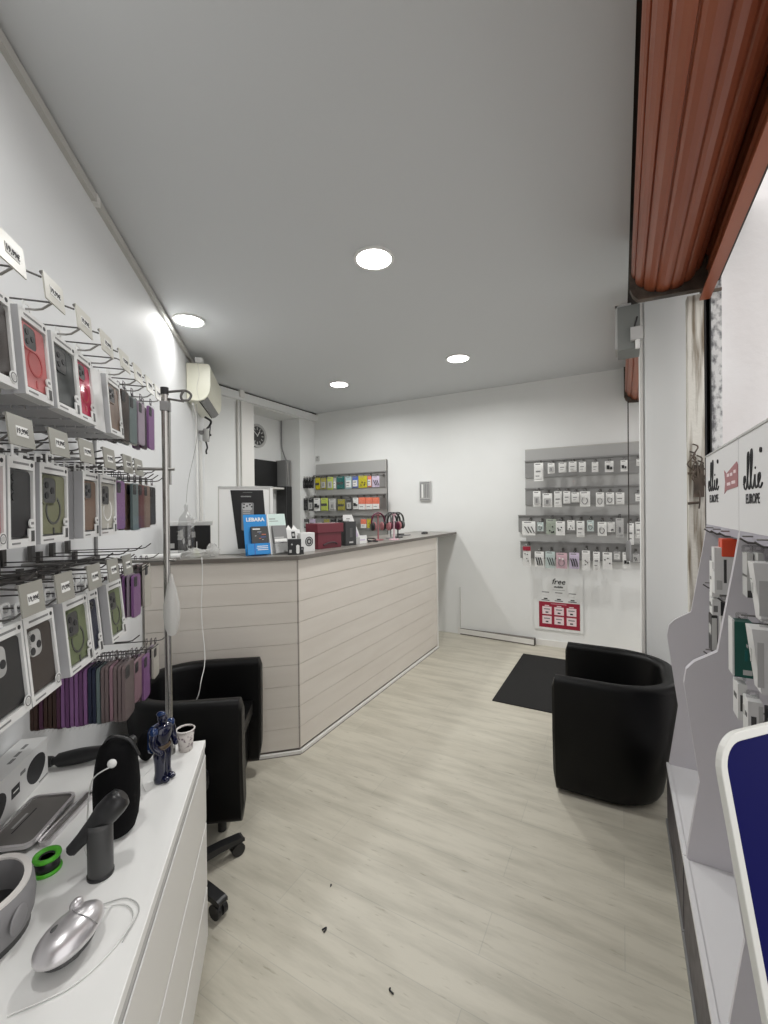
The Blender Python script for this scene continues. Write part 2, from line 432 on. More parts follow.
t = thing('wire_bundle', 'rusty bundle of old wires and clips on the dirty pillar edge', 'wires', (0, 0, 0))
random.seed(3)
b = MB()
for k in range(9):
    x0 = .33+.06*random.random(); z0 = 1.72+.25*random.random()
    b.tube(catmull([(x0, 2.858, z0+.02), (x0+.02, 2.84, z0), (x0+.03*random.uniform(-1, 1), 2.835, z0-.05), (x0+.02, 2.85, z0-.09)], 5), .004, 'rusty_steel', 6)
part('wire', b, t)
part('clip', MB().cyl((.318, 2.845, 1.83), (.37, 2.845, 1.835), .007, 'rusty_steel', seg=8).cyl((.318, 2.845, 1.665), (.37, 2.845, 1.67), .007, 'rusty_steel', seg=8).box(.345, .39, 2.84, 2.866, 1.70, 1.87, 'rusty_steel'), t)

# ================================================================== CEILING LIGHTS
def downlight(x, y, label, k=1.):
    t = thing('ceiling_light', label, 'ceiling light', (x, y, CZ), 0, 'round ceiling downlights')
    part('trim_ring', MB().ring(circ(.122, 40), circ(.106, 40), -.012, 0, 'z', 'white_plastic'), t)
    part('diffuser', MB().prism(circ(.107, 40), -.010, -.002, 'z', 'lamp_glow'), t)
    l = bpy.data.lights.new('downlight', 'AREA'); l.shape = 'DISK'; l.size = .2; l.energy = LAMP*k; l.color = (1, .995, .975); l.spread = radians(165)
    o = bpy.data.objects.new('downlight', l); COL.objects.link(o); o.parent = t; o.location = (0, 0, -.016)
LAMP = 17
downlight(-1.301, 2.258, 'large-looking round ceiling light nearest the camera, above the middle of the floor')
downlight(-2.977, 4.284, 'small far round ceiling light above the far end of the counter')
downlight(-1.435, 4.171, 'round ceiling light in front of the right wall display')
downlight(-2.999, 2.244, 'round ceiling light close to the left wall above the air conditioner', .26)
downlight(-.95, .35, 'round ceiling light out of frame above the camera', .45)
downlight(-.6, -1.5, 'round ceiling light out of frame behind the camera', .6)

# ================================================================== AIR CONDITIONER (left wall)
t = thing('air_conditioner', 'cream white air conditioner high on the left wall', 'air conditioner', PL(-.845, 4.38, 0), RZ_L)
pf = [(0, 2.71), (-.11, 2.71), (-.15, 2.725), (-.185, 2.76), (-.203, 2.80), (-.21, 2.86), (-.21, 3.035), (-.203, 3.055), (-.19, 3.062), (0, 3.062)]
part('housing', MB().prism(pf, 0, .80, 'x', 'cream_plastic'), t, .004)
part('louver', MB().prism([(-.118, 2.705), (-.15, 2.716), (-.183, 2.75), (-.176, 2.756), (-.15, 2.735), (-.118, 2.712)], .03, .78, 'x', 'mid_grey').box(.03, .78, -.112, -.105, 2.702, 2.715, 'dark_gap'), t)
part('end_groove', MB().tube(catmull([(-.001, -.10, 3.06), (-.001, -.112, 2.95), (-.001, -.09, 2.83), (-.001, -.11, 2.712)], 6), .002, 'tag_plastic', 6), t)
part('conduit_box', MB().box(.02, .09, -.14, -.07, 3.075, 3.13, 'white_plastic').box(.03, .08, -.13, -.08, 3.062, 3.075, 'mid_grey'), t, .006)
t = thing('condensate_pump', 'small valve with dark wires hanging under the air conditioner', 'valve', PL(-.84, 5.02, 2.478), RZ_L)
part('body', MB().lathe([(.02, -.06), (.035, -.05), (.035, .06), (.025, .08)], 'light_grey', 14, c=(0, -.06, 0)).box(-.06, .03, -.05, 0, .02, .05, 'mid_grey'), t)
part('wires', MB().tube(catmull([(-.04, -.06, .20), (.02, -.11, .17), (.05, -.09, .12), (0, -.07, .07), (.06, -.10, .02)], 6), .012, 'black_plastic', 8).tube(catmull([(.07, -.10, .2), (.09, -.09, .08), (.05, -.08, -.05)], 6), .006, 'black_plastic', 8).tube(catmull([(0, -.06, -.06), (.02, -.07, -.12), (.01, -.06, -.16), (.03, -.06, -.19)], 6), .009, 'black_plastic', 8), t)
b = MB().tube(catmull([PL(-.80, 4.42, 2.688), PL(-.81, 4.50, 2.682), PL(-.822, 4.66, 2.64), PL(-.826, 4.72, 2.5), PL(-.826, 4.74, 2.1), PL(-.826, 4.74, 1.4)], 8), .011, 'white_plastic', 10)
solo('drain_hose', b, 'white drain hose running down the left wall from the air conditioner', 'hose')
b = MB().box(-.03, .03, -.026, -.001, .4, 2.42, 'white_trim')
solo('cable_duct', b, 'white vertical cable duct on the left wall below the valve', 'cable duct', PL(-.85, 5.02, 0), RZ_L, bevel=.002)
b = MB().box(-.03, .03, -.02, 0, -.04, .04, 'light_grey').box(-.01, .01, -.024, -.02, .008, .02, 'dark_grey').box(-.012, .012, -.024, -.02, -.02, -.006, 'light_grey')
solo('wall_switch', b, 'small white switch box on the back wall at the corner above the left display', 'switch', (-4.185, 5.42, 2.47), 0, bevel=.003)

# ================================================================== ALCOVE
t = thing('wall_clock', 'round dark wall clock with pale rim inside the alcove, half hidden', 'clock', (-4.63, 4.555, 2.745), -pi/2+pi)
t.rotation_euler = (0, 0, pi/2)
part('rim', MB().ring(circ(.172, 40), circ(.135, 40), -.03, -.001, 'y', 'light_grey'), t)
part('dial', MB().prism(circ(.136, 40), -.015, -.001, 'y', 'dark_grey'), t)
b = MB()
for k in range(12):
    a = 2*pi*k/12
    b.box(-.008, .008, -.019, -.015, .085, .125, 'light_grey', M=Matrix.Rotation(a, 4, 'Y'))
part('hour_mark', b, t)
part('hand', MB().box(-.006, .006, -.022, -.018, -.01, .08, 'paper', M=Matrix.Rotation(radians(35), 4, 'Y')).box(-.005, .005, -.024, -.02, -.01, .11, 'paper', M=Matrix.Rotation(radians(-50), 4, 'Y')), t)
t = thing('monitor', 'black screen mounted in the alcove below the clock', 'monitor', (-4.63, 4.588, 0), pi/2)
part('screen', MB().box(-.335, .335, -.05, -.012, 2.02, 2.40, 'poster_black'), t, .004)
part('mount', MB().box(-.1, .1, -.012, -.001, 2.1, 2.3, 'mid_grey'), t)
solo('alcove_shelf', MB().box(-4.629, -4.45, 4.115, 4.93, 1.975, 2.0, 'white_trim'), 'white shelf edge under the black alcove screen', 'shelf', bevel=.002)
t = thing('tall_cabinet', 'tall narrow grey cabinet with a black door at the right of the alcove', 'cabinet', (0, 0, 0))
part('body', MB().box(-4.625, -4.42, 4.94, 5.055, 0, 2.42, 'mid_grey'), t, .004)
part('door', MB().box(-4.60, -4.415, 4.928, 4.94, 1.0, 2.02, 'black_plastic').box(-4.42, -4.41, 4.95, 5.05, 1.0, 2.02, 'black_plastic'), t)
part('bar', MB().cyl((-4.41, 4.965, 2.04), (-4.41, 4.965, 2.38), .011, 'steel', seg=10).cyl((-4.41, 5.03, 2.04), (-4.41, 5.03, 2.38), .011, 'steel', seg=10), t)
b = MB().tube(catmull([(-4.60, 5.045, 3.05), (-4.60, 5.045, 2.8), (-4.59, 5.045, 2.62), (-4.53, 5.045, 2.47), (-4.50, 5.045, 2.42)], 8), .008, 'mid_grey', 8)
solo('alcove_cable', b, 'grey cable running down the alcove corner into the tall cabinet', 'cable')

# ================================================================== COUNTER
CT = 1.347
t = thing('reception_counter', 'angled reception counter clad in pale horizontal boards with a dark top', 'counter', (0, 0, 0))
AX, AY = -1.905, 2.246
def XY(n, d): p = PL(n, d); return (p.x, p.y)
outline = [(AX, AY), (AX, 5.405), (-2.50, 5.405), (-2.50, 2.46), XY(-.835, 3.5), XY(-.835, 2.945)]
part('countertop', MB().prism(outline, CT-.004, CT, 'z', 'counter_top').prism(outline, CT-.030, CT-.004, 'z', 'counter_edge'), t)
H0, NP = .035, 9
ph = (CT-.030-H0)/NP
def clad(face, length, M):
    g = .002
    b = MB()
    for k in range(NP):
        b.box(0, length, 0, .014, H0+k*ph+g/2, H0+(k+1)*ph-g/2, 'clad', M=M)
    b.box(0, length, .010, .03, 0.02, CT-.03, 'clad_back', M=M)
    return b
ML = Matrix.Translation(PL(-.835, 2.965)) @ Matrix.Rotation(radians(42.65), 4, 'Z')
Lf = .835+.113
part('front_boards', clad(0, Lf, ML), t, .0015)
MR = Matrix.Translation((-1.925, 2.262, 0)) @ Matrix.Rotation(pi/2, 4, 'Z')
part('front_boards', clad(0, 4.76-2.262, MR), t, .0015)
part('corner_trim', MB().cyl((-1.932, 2.258, .0), (-1.932, 2.258, CT-.03), .008, 'clad_back', seg=8), t)
b = MB().box(-2.5, -1.925, 4.74, 4.76, 0, CT-.03, 'clad')
b.box(-1.93, -1.915, 4.748, 4.762, 0, CT-.03, 'white_trim')
part('end_panel', b, t)
b = MB().box(0, Lf+.004, -.016, 0, .003, .024, 'white_trim', M=ML); b.box(-.008, 4.76-2.262, -.016, 0, .003, .024, 'white_trim', M=MR)
b.box(0, Lf+.004, -.019, 0, 0, .004, 'counter_edge', M=ML); b.box(-.008, 4.76-2.262, -.019, 0, 0, .004, 'counter_edge', M=MR)
part('base_trim', b, t, .001)

# ================================================================== ARMCHAIRS
def tub_chair(label, loc, rz, W, D, z0, zt, group=None, feet=True):
    """front faces local -y, origin on the floor under the middle"""
    t = thing('tub_armchair', label, 'armchair', loc, rz, group)
    th = .088; hw = W/2-th/2; r = .235
    y0 = -D/2; yb = D/2-th/2
    path = [(-hw, y0), (-hw, y0+.1), (-hw, yb-r*1.25)]
    for i in range(1, 8):
        a = pi-i*pi/2/8; path.append((-hw+r+r*cos(a), yb-r*1.25+r*1.25*sin(a)))
    path += [(-hw+r, yb), (0, yb)]
    path = path + [(-x, y) for x, y in path[:-1][::-1]]
    # section: outward offset o, height z
    sec = []
    rr = .035
    def rnd(cx, cz, a0, a1, n=5): return [(cx+rr*cos(a0+(a1-a0)*i/n), cz+rr*sin(a0+(a1-a0)*i/n)) for i in range(n+1)]
    sec += [(th/2-.035, z0), (th/2-.012, z0+.012), (th/2, z0+.04)] + [(th/2+.004, (z0+zt)/2)]
    sec += rnd(th/2-rr, zt-rr, 0, pi/2) + rnd(-th/2+rr, zt-rr, pi/2, pi) + [(-th/2, (z0+zt)/2), (-th/2, z0+.03), (-th/2+.02, z0)]
    N = len(path); vs = []; fs = []; S = len(sec)
    for i, (x, y) in enumerate(path):
        a = path[max(0, i-1)]; c = path[min(N-1, i+1)]
        tx, ty = c[0]-a[0], c[1]-a[1]; l = math.hypot(tx, ty); nx, ny = -ty/l, tx/l      # outward (left of travel)
        s = 1-.09  # footprint taper
        for o, z in sec:
            k = (z-z0)/(zt-z0)
            px, py = x+nx*o, y+ny*o
            f = .90+.10*min(1, k*1.6)
            py2 = y0+(py-y0)*(.86+.14*min(1, k*1.25))
            vs.append((px*f, py2, z))
    for i in range(N-1):
        for k in range(S):
            fs.append([i*S+k, i*S+(k+1) % S, (i+1)*S+(k+1) % S, (i+1)*S+k])
    b = MB().add(vs, fs, 'leather', True)
    # front caps of the two arms, slightly domed
    for idx, sg in ((0, 1), (N-1, -1)):
        base = [Vector(v) for v in vs[idx*S:(idx+1)*S]]
        c = sum(base, Vector())/S
        inner = [c+(p-c)*.8+Vector((0, -.014, 0)) for p in base]
        f2 = [[k, S+k, S+(k+1) % S, (k+1) % S] for k in range(S)]
        b.add(base+inner, f2, 'leather', True); b.add(inner, [list(range(S))], 'leather', True)
    part('shell', b, t)
    # seat cushion
    iw = hw-th/2-.004
    pts = [(-iw, y0+.03), (iw, y0+.03)]
    pin = []
    for i in range(0, 9):
        a = i*pi/2/8; pin.append((iw-.23+.23*cos(a), yb-.09-.29+.29*sin(a)))
    pts = pts+pin+[(-x, y) for x, y in pin[::-1]]
    pts = [(x*.97, y) for x, y in pts]
    part('seat_cushion', MB().prism(pts, zt-.315, zt-.245, 'z', 'leather'), t, .025)
    part('front_panel', MB().box(-iw*.95, iw*.95, y0+.06, y0+.10, z0+.02, zt-.31, 'leather').prism([(x*.9, y*.92+.03) for x, y in pts], z0+.03, zt-.31, 'z', 'leather'), t)
    for sx in (-1, 1):
        for y in (y0+.12, yb-.22):
            part('foot', MB().cyl((sx*hw*.62, y, 0), (sx*hw*.62, y, z0+.03), .022, 'black_plastic', seg=12), t)
    return t
tub_chair('black leather tub armchair on the dark mat, in front of the white pillar', (-.03, 2.985, 0), radians(-90), .775, .625, .012, .682)
fa = math.atan2(.593, .806)
tub_chair('black leather tub armchair against the counter, behind the white chest of drawers', (-2.085, 1.555, 0), fa+pi/2, .68, .62, .102, .725)

t = thing('swivel_stool', 'black swivel stool on castors, only its star base showing past the white drawers', 'stool', (-1.72, 1.19, 0), 0)
part('seat', MB().lathe([(.001, .41), (.125, .41), (.135, .425), (.135, .46), (.12, .482), (.001, .488)], 'leather', 28), t)
part('gas_column', MB().cyl((0, 0, .08), (0, 0, .41), .024, 'black_plastic', seg=14).cyl((0, 0, .045), (0, 0, .12), .045, 'black_plastic', .032, seg=16), t)
for k in range(5):
    a = radians(-1.2+72*k)
    R = Matrix.Rotation(a, 4, 'Z')
    b = MB()
    pr = [(.03, .052), (.03, .094), (.20, .09), (.285, .082), (.30, .076), (.30, .060), (.275, .060), (.18, .062)]
    b.prism(pr, -.022, .022, 'y', 'black_plastic', M=R, )
    lg = part('base_leg', b, t, .006)
    b = MB()
    b.cyl((.285, 0, .060), (.285, 0, .075), .008, 'black_plastic', seg=10, M=R)
    for sy in (-1, 1):
        b.cyl((.270, sy*.005, .030), (.270, sy*.024, .030), .030, 'black_plastic', seg=18, M=R)
    b.box(.258, .29, -.005, .005, .02, .07, 'black_plastic', M=R)
    part('castor', b, lg, .003)

# ================================================================== FLOOR MAT, DEBRIS
solo('door_mat', MB().prism([(-.981, 3.645), (.07, 3.64), (.07, 4.99), (-.981, 4.985)], 0.0005, .007, 'z', 'mat_black'), 'flat black rectangular mat on the floor beside the armchair', 'mat', bevel=.003)

# ================================================================== CHEST OF DRAWERS (left)
ZT = .777
t = thing('chest_of_drawers', 'long white chest of drawers under the phone case rack', 'chest of drawers', PL(0, 0, 0), RZ_L)
# local: x = d, y = -n
part('top', MB().box(.30, 1.752, .288, .795, ZT-.026, ZT, 'white_lacquer'), t, .002)
b = MB().box(.31, 1.745, .300, .79, 0, ZT-.026, 'drawer_front'); b.box(.31, .33, .299, .79, 0, ZT-.026, 'white_lacquer'); b.box(1.728, 1.748, .300, .79, 0, ZT-.026, 'white_lacquer')
part('carcass', b, t, .0015)
part('recess_shade_strip', MB().box(.32, 1.746, .2905, .2998, .7235, ZT-.0262, 'light_grey'), t)  # grey strip filling the recess, its soft shade put into the colour
for z0, z1 in ((.470, .722), (.222, .462), (.024, .214)):
    part('drawer', MB().box(.335, 1.750, .288, .300, z0, z1, 'drawer_front').box(.335, 1.750, .2875, .300, z1-.006, z1, 'white_lacquer'), t, .002)

# ================================================================== RACK ON THE LEFT WALL
rack = thing('display_rack', 'chrome hook rack for phone cases along the left wall', 'display rack', PL(0, 0, 0), RZ_L)
WN = .848
b = MB()
for z in (2.125, 1.80, 1.44, 1.215):
    b.box(.2, 2.3, WN-.012, WN, z-.012, z+.012, 'dark_wire')
for x in (.3, 1.1, 2.28):
    b.box(x-.010, x+.010, WN-.008, WN+.001, 1.1, 2.18, 'mid_grey')
part('wall_rail', b, rack)
RODX, RODY = 1.69, .40
b = MB().cyl((RODX, RODY, ZT), (RODX, RODY, 2.09), .0115, 'chrome', seg=16).cyl((RODX+.012, RODY-.012, 1.75), (RODX+.012, RODY-.012, 2.06), .0045, 'steel', seg=8)
part('post', b, rack)
part('post_cap', MB().cyl((RODX, RODY, 2.075), (RODX, RODY, 2.10), .014, 'black_plastic', seg=14), rack)
part('post_clip', MB().box(RODX-.013, RODX+.016, RODY-.018, RODY+.014, 2.015, 2.05, 'mid_grey'), rack, .002)
part('post_foot', MB().cyl((RODX, RODY, ZT), (RODX, RODY, ZT+.02), .02, 'steel', seg=14), rack)
lp = catmull([(RODX, RODY-.012, 2.085), (RODX+.02, RODY-.04, 2.095), (RODX+.03, RODY-.065, 2.100), (RODX+.035, RODY-.082, 2.088), (RODX+.03, RODY-.075, 2.068), (RODX+.026, RODY-.055, 2.064), (RODX+.024, RODY-.05, 2.08), (RODX+.026, RODY-.06, 2.1)], 6)
part('loop_hook', MB().tube(lp, .0045, 'dark_wire', 8).tube([(RODX, RODY-.012, 2.06), (RODX+.02, RODY-.06, 2.058)], .004, 'dark_wire', 8), rack)
for z in (1.806, 1.476):
    part('crossbar', MB().cyl((RODX, RODY-.03, z), (RODX, WN, z), .0055, 'steel', seg=8), rack)
def add_hook(d, z, front, tag_y=None, tag_z=None, tw=.078, th_=.05, grey=False, dt=0.):
    """front, tag_y: distance from the rack's zero line (y = -n)"""
    b = MB().tube([(d, WN-.006, z), (d, front+.02, z), (d, front+.006, z+.003), (d, front-.016, z+.020)], (.0023 if z < 2.0 else .0027), ('dark_wire' if z < 2.0 else 'steel'), 6)
    b.box(d-.010, d+.010, WN-.02, WN-.006, z-.012, z+.04, 'dark_wire')
    h = part('hook', b, rack)
    if tag_y is not None:
        b = MB().tube([(d, WN-.006, z+.03), (d, tag_y+.06, max(tag_z-.006, z+.02)), (d+dt-tw*.4, tag_y+.004, tag_z-.006)], .0022, 'dark_wire', 6); b.cyl((d+dt-tw/2, tag_y, tag_z), (d+dt+tw/2, tag_y, tag_z), .0035, 'steel', seg=6)
        m = 'tag_grey' if grey else 'tag_plastic'
        M = T(d+dt, tag_y, tag_z) @ Matrix.Rotation(radians(-6), 4, 'X')
        b.box(-tw/2, tw/2, -.004, -.001, -th_, .004, m, M=M)
        b.box(-.020, .020, -.0050, -.004, -th_*.66, -th_*.30, 'paper', M=M)
        b.text('19,99€', .0145, 'ink', M @ T(0, -.0054, -th_*.48), .0003, bold=.0002)
        part('price_tag', b, h)

CASE_H = .198
def case_box(label, d, ztop, w, col, n_front=-.56, yaw=0., tilt=0., ring=True, cam='triple', roll=0., plate=False):
    t = thing('phone_case_box', label, 'phone case box', PL(n_front, d, ztop), RZ_L+yaw, None, tilt, roll)
    h = CASE_H; bd = .0085; th = .024
    b = MB()
    b.box(-w/2, -w/2+bd, 0, th, -h, 0, 'carton_white'); b.box(w/2-bd, w/2, 0, th, -h, 0, 'carton_white')
    b.box(-w/2+bd, w/2-bd, 0, th, -.024, 0, 'carton_white'); b.box(-w/2+bd, w/2-bd, 0, th, -h, -h+.018, 'carton_white')
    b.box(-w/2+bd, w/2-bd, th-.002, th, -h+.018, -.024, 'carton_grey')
    for sx in (-1, 1):                                 # thin grey sheets over both sides
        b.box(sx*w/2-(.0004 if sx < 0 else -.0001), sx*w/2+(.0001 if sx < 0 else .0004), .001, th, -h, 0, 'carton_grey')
    b.box(-w/2+.02, w/2-.025, -.0006, 0, -.014, -.009, 'grey_ink'); b.prism(circ(.005, 12, w/2-.013, -.012), -.0007, 0, 'y', 'ink')
    b.box(-w/2+.012, -.01, -.0006, 0, -h+.007, -h+.011, 'grey_ink')
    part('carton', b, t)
    cw, ch = w-2*bd-.004, h-.050; cz = -.024-.003-ch/2
    c = part('phone_case', MB().prism(rrect(cw, ch, .012, 5, 0, cz), .005, .015, 'y', col), t, .0015)
    b = MB()
    top = cz+ch/2
    if cam == 'triple':
        b.prism(rrect(cw*.54, cw*.56, .012, 4, -cw*.19, top-cw*.33), .0025, .006, 'y', 'dark_grey'); b.ring(rrect(cw*.58, cw*.60, .013, 4, -cw*.19, top-cw*.33), rrect(cw*.50, cw*.52, .011, 4, -cw*.19, top-cw*.33), .002, .006, 'y', col)
        for cx, cz2 in ((-.30, -.22), (-.30, -.44), (-.08, -.33)):
            b.prism(circ(cw*.07, 14, cw*cx, top+cw*cz2), .001, .003, 'y', 'ink')
    elif cam == 'plate':
        b.prism(rrect(cw*.46, cw*.56, .016, 5, -cw*.22, top-cw*.34), .002, .006, 'y', 'light_grey')
        for cx, cz2 in ((-.30, -.22), (-.34, -.50), (-.10, -.40)):
            b.prism(circ(cw*.085, 14, cw*cx, top+cw*cz2), .001, .003, 'y', 'ink')
    else:
        for q in range(3): b.prism(circ(cw*.10, 14, -cw*.30, top-cw*(.2+.26*q)), .002, .006, 'y', 'ink')
    part('camera_frame', b, c)
    if ring:
        rm = 'paper' if col == 'case_clear' else ('dark_grey' if col not in ('case_pink', 'case_crimson') else 'case_red')
        b = MB().ring(circ(cw*.31, 28, 0, cz-.014), circ(cw*.265, 28, 0, cz-.014), .0035, .0052, 'y', rm); b.box(-.003, .003, .0035, .0052, cz-.014-cw*.31-.026, cz-.014-cw*.31-.008, rm)
        part('magnet_ring', b, c)
    part('window', MB().add([(-w/2+bd, .002, -h+.018), (w/2-bd, .002, -h+.018), (w/2-bd, .002, -.024), (-w/2+bd, .002, -.024)], [(0, 1, 2, 3)], 'clear_film'), t)
    b = MB()
    if plate:
        b.prism(circ(.0135, 20, w/2-.014, -h+.022), -.0016, 0, 'y', 'carton_white'); b.ring(circ(.011, 20, w/2-.014, -h+.022), circ(.0085, 20, w/2-.014, -h+.022), -.0022, -.0016, 'y', 'grey_ink'); b.prism(circ(.006, 14, w/2-.014, -h+.022), -.0022, -.0016, 'y', 'light_grey')
    else:
        b.prism(circ(.0105, 18, w/2-.016, -h+.052), -.0012, .002, 'y', 'carton_white'); b.box(w/2-.021, w/2-.011, -.0018, -.0012, -h+.049, -h+.055, 'grey_ink')
        b.box(w/2-.030, w/2-bd, -.0010, .002, -h+.012, -h+.040, 'carton_white'); b.box(w/2-.021, w/2-.008, -.0016, -.001, -h+.010, -h+.035, 'dark_grey')
    part('badge', b, t)
    b = MB().ring(rrect(.036, .034, .006, 4, 0, .014), rrect(.020, .018, .004, 4, 0, .016), .010, .012, 'y', 'carton_white')
    part('hang_tab', b, t)
    return t
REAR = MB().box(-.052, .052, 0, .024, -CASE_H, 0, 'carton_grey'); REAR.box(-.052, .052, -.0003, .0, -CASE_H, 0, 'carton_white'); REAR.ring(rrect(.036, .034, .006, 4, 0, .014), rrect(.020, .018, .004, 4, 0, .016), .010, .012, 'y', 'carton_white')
REAR_ME = REAR.mesh('phone_case_box')
ROWN = ['top', 'second', 'third', 'bottom']
def rear_boxes(d, ztop, row, cnt, n0=-.56, w=.11, step=.0275, yaw=0., tilt=0.):
    for k in range(cnt):
        o = bpy.data.objects.new('phone_case_box', REAR_ME); COL.objects.link(o)
        o.location = PL(n0-.0265-step*k, d+random.uniform(-.003, .003), ztop); o.rotation_euler = (tilt, 0, RZ_L+yaw+random.uniform(-.02, .02)); o.scale = (w/.104*.97, 1, 1)
        tag(o, 'grey-sided phone case box queued behind the front boxes of the %s row' % ROWN[row], 'phone case box', 'phone case boxes queued behind the front boxes, %s row' % ROWN[row])

ZR = (2.116, 1.774, 1.414)
rows = [
 [(1.022, .126, 'case_umber', 'dark brown phone case box at the left picture edge of the top row', dict(cam='bar', ring=False, plate=True)),
  (1.176, .120, 'case_pink', 'salmon pink phone case box in the top row', {}),
  (1.322, .130, 'case_slate', 'dark grey phone case box in the top row, right of the salmon one', dict(ring=False)),
  (1.440, .104, 'case_crimson', 'bright crimson phone case box in the top row', {}),
  (1.672, .122, 'case_brown', 'taupe brown phone case box in the top row with a glare on its window', dict(ring=False))],
 [(1.000, .125, 'case_red', 'red and brown phone case box at the left picture edge of the second row', dict(ring=False, plate=True)),
  (1.122, .104, 'case_dark', 'black phone case box in the second row, left of the olive one', dict(cam='bar', ring=False)),
  (1.266, .140, 'case_olive', 'olive phone case box with dark ring in the second row', {}),
  (1.482, .110, 'case_brown', 'matte brown phone case box in the second row', dict(ring=False)),
  (1.620, .138, 'case_clear', 'beige phone case box with white ring in the second row', {})],
 [(1.046, .132, 'case_dark', 'black phone case box at the left picture edge of the third row', dict(cam='plate', ring=False, plate=True)),
  (1.181, .128, 'case_umber', 'dark brown phone case box with round silver camera plate in the third row', dict(cam='plate', ring=False, plate=True)),
  (1.366, .142, 'case_green', 'tilted green phone case box with dark ring in the third row', {}),
  (1.478, .072, 'case_navy', 'narrow dark navy phone case box wedged right of the tilted green one', dict(ring=False)),
  (1.652, .132, 'case_green', 'small-looking green phone case box at the right of the third row', {})]]
for ri, row in enumerate(rows):
    for d, w, col, lab, kw in row:
        tl = (-radians(4), 0, -radians(5))[ri]
        case_box(lab, d, ZR[ri], w, col, tilt=tl, **kw)
        rear_boxes(d, ZR[ri]-.002, ri, (7, 4, 4)[ri], w=min(w, .112), tilt=tl)
    if ri == 0: rear_boxes(1.553, ZR[0]-.004, 0, 8, n0=-.545, w=.09, tilt=-radians(4))
TAGROW = (((1.022, 1.014), (1.176, 1.153), (1.322, 1.29), (1.440, 1.425), (1.555, 1.55), (1.672, 1.675), (1.79, 1.785), (1.88, 1.875), (.87, .87)),
          ((1.000, .99), (1.122, 1.14), (1.266, 1.285), (1.482, 1.44), (1.620, 1.60), (1.745, 1.715)),
          ((1.046, 1.05), (1.181, 1.19), (1.366, 1.36), (1.478, 1.50), (1.652, 1.63)))
for d, td in TAGROW[0]: add_hook(d, 2.131, .535, .45, 2.124, dt=td-d)
for d, td in TAGROW[1]: add_hook(d, 1.789, .535, .50, 1.838, .086, .056, True, td-d)
for d, td in TAGROW[2]: add_hook(d, 1.429, .535, .515, 1.502, .085, .064, True, td-d)
for z, ds in ((1.429, (1.78,)), (1.20, (1.66,)),
              (1.50, (1.11, 1.24, 1.30, 1.42, 1.56, 1.72, 1.86, 1.98)), (1.475, (1.27, 1.53, 1.77)), (1.825, (1.20, 1.37, 1.55, 1.68, 1.82, 2.09))):
    for d in ds: add_hook(d, z, .545 if z in (1.50, 1.475, 1.825) else .50)

# slim cases in clear pouches
def slim_case(label, d, n, ztop, col, h=.165, w=.080, group=None, th=.009):
    t = thing('slim_phone_case', label, 'phone case', PL(n, d, ztop), RZ_L, group)
    c = MB().prism(rrect(w, h-.01, .013, 4, 0, -h/2-.004), 0, th, 'y', col)
    part('case_shell', c, t, .002)
    part('camera_hole', MB().prism(rrect(w*.42, w*.45, .008, 4, -w*.22, -.008-w*.30), -.0012, .0, 'y', 'ink'), t)
    b = MB().ring(rrect(.028, .030, .006, 4, 0, .013), rrect(.016, .016, .003, 4, 0, .016), .003, .0045, 'y', 'smoke_clear')
    b.box(-w/2-.003, w/2+.003, -.0022, -.0018, -h-.004, .002, 'clear_film')
    part('pouch', b, t)
    return t
def slim_stack(proto_label, group, d, n0, ztop, cols, step, h=.165, first_labels=None, w=.08):
    protos = {}
    for k, col in enumerate(cols):
        n = n0-step*k
        lab = (first_labels or {}).get(k) or proto_label(col) 
        dd = d+random.uniform(-.003, .003); zz = ztop+random.uniform(-.002, .002)
        if col not in protos:
            protos[col] = slim_case(lab, dd, n, zz, col, h, w, group)
        else:
            dup(protos[col], PL(n, dd, zz), label=lab, group=group)
CN = {'case_plum': 'plum', 'case_maroon': 'dark red', 'case_brown': 'brown', 'case_teal': 'blue grey', 'case_clear': 'clear', 'case_lilac': 'pale lilac', 'case_violet': 'violet', 'case_purple': 'purple', 'case_umber': 'dark brown', 'case_coffee': 'coffee brown',
      'case_navy': 'navy', 'case_taupe': 'grey brown', 'case_mauve': 'mauve', 'case_dark': 'black'}
def LB(where): return lambda col: '%s slim phone case queued %s' % (CN[col], where)
def ST(where, d, n0, z, cols, step=.018, h=.18, first=None):
    if (round(d, 3), z) not in ((1.79, 2.115), (1.88, 2.115), (1.745, 1.773)): add_hook(d, z+.016, -n0-.03)
    slim_stack(LB(where), 'slim phone cases on a hook '+where, d, n0, z, cols, step, h, {0: first} if first else None, w=.086)
ST('right of the top row boxes', 1.79, -.56, 2.115, ['case_coffee']*3+['case_plum']*2+['case_umber']*3, .018, .195)
ST('in the middle of the top row cases', 1.88, -.56, 2.115, ['case_teal', 'case_clear', 'case_teal', 'case_coffee'], .024, .19, first='front blue grey slim phone case right of the brown ones in the top row')
ST('near the right end of the top row', 1.985, -.56, 2.118, ['case_lilac', 'case_clear', 'case_teal'], .03, .185, first='pale lilac slim phone case near the right end of the top row')
ST('at the right end of the top row', 2.13, -.56, 2.135, ['case_violet', 'case_plum', 'case_purple'], .03, .20, first='violet slim phone case hanging last at the right end of the top row')
ST('right of the second row boxes', 1.745, -.565, 1.773, ['case_violet', 'case_violet', 'case_purple'], .022, .185, first='front violet slim phone case right of the boxes in the second row')
ST('in the middle of the second row cases', 1.90, -.56, 1.776, ['case_teal', 'case_brown', 'case_plum', 'case_plum'], .022, .195, first='blue grey slim phone case in the middle of the second row cases')
ST('third from the end of the second row', 1.975, -.56, 1.776, ['case_maroon', 'case_maroon', 'case_plum'], .022, .19, first='dark red slim phone case, third from the end of the second row')
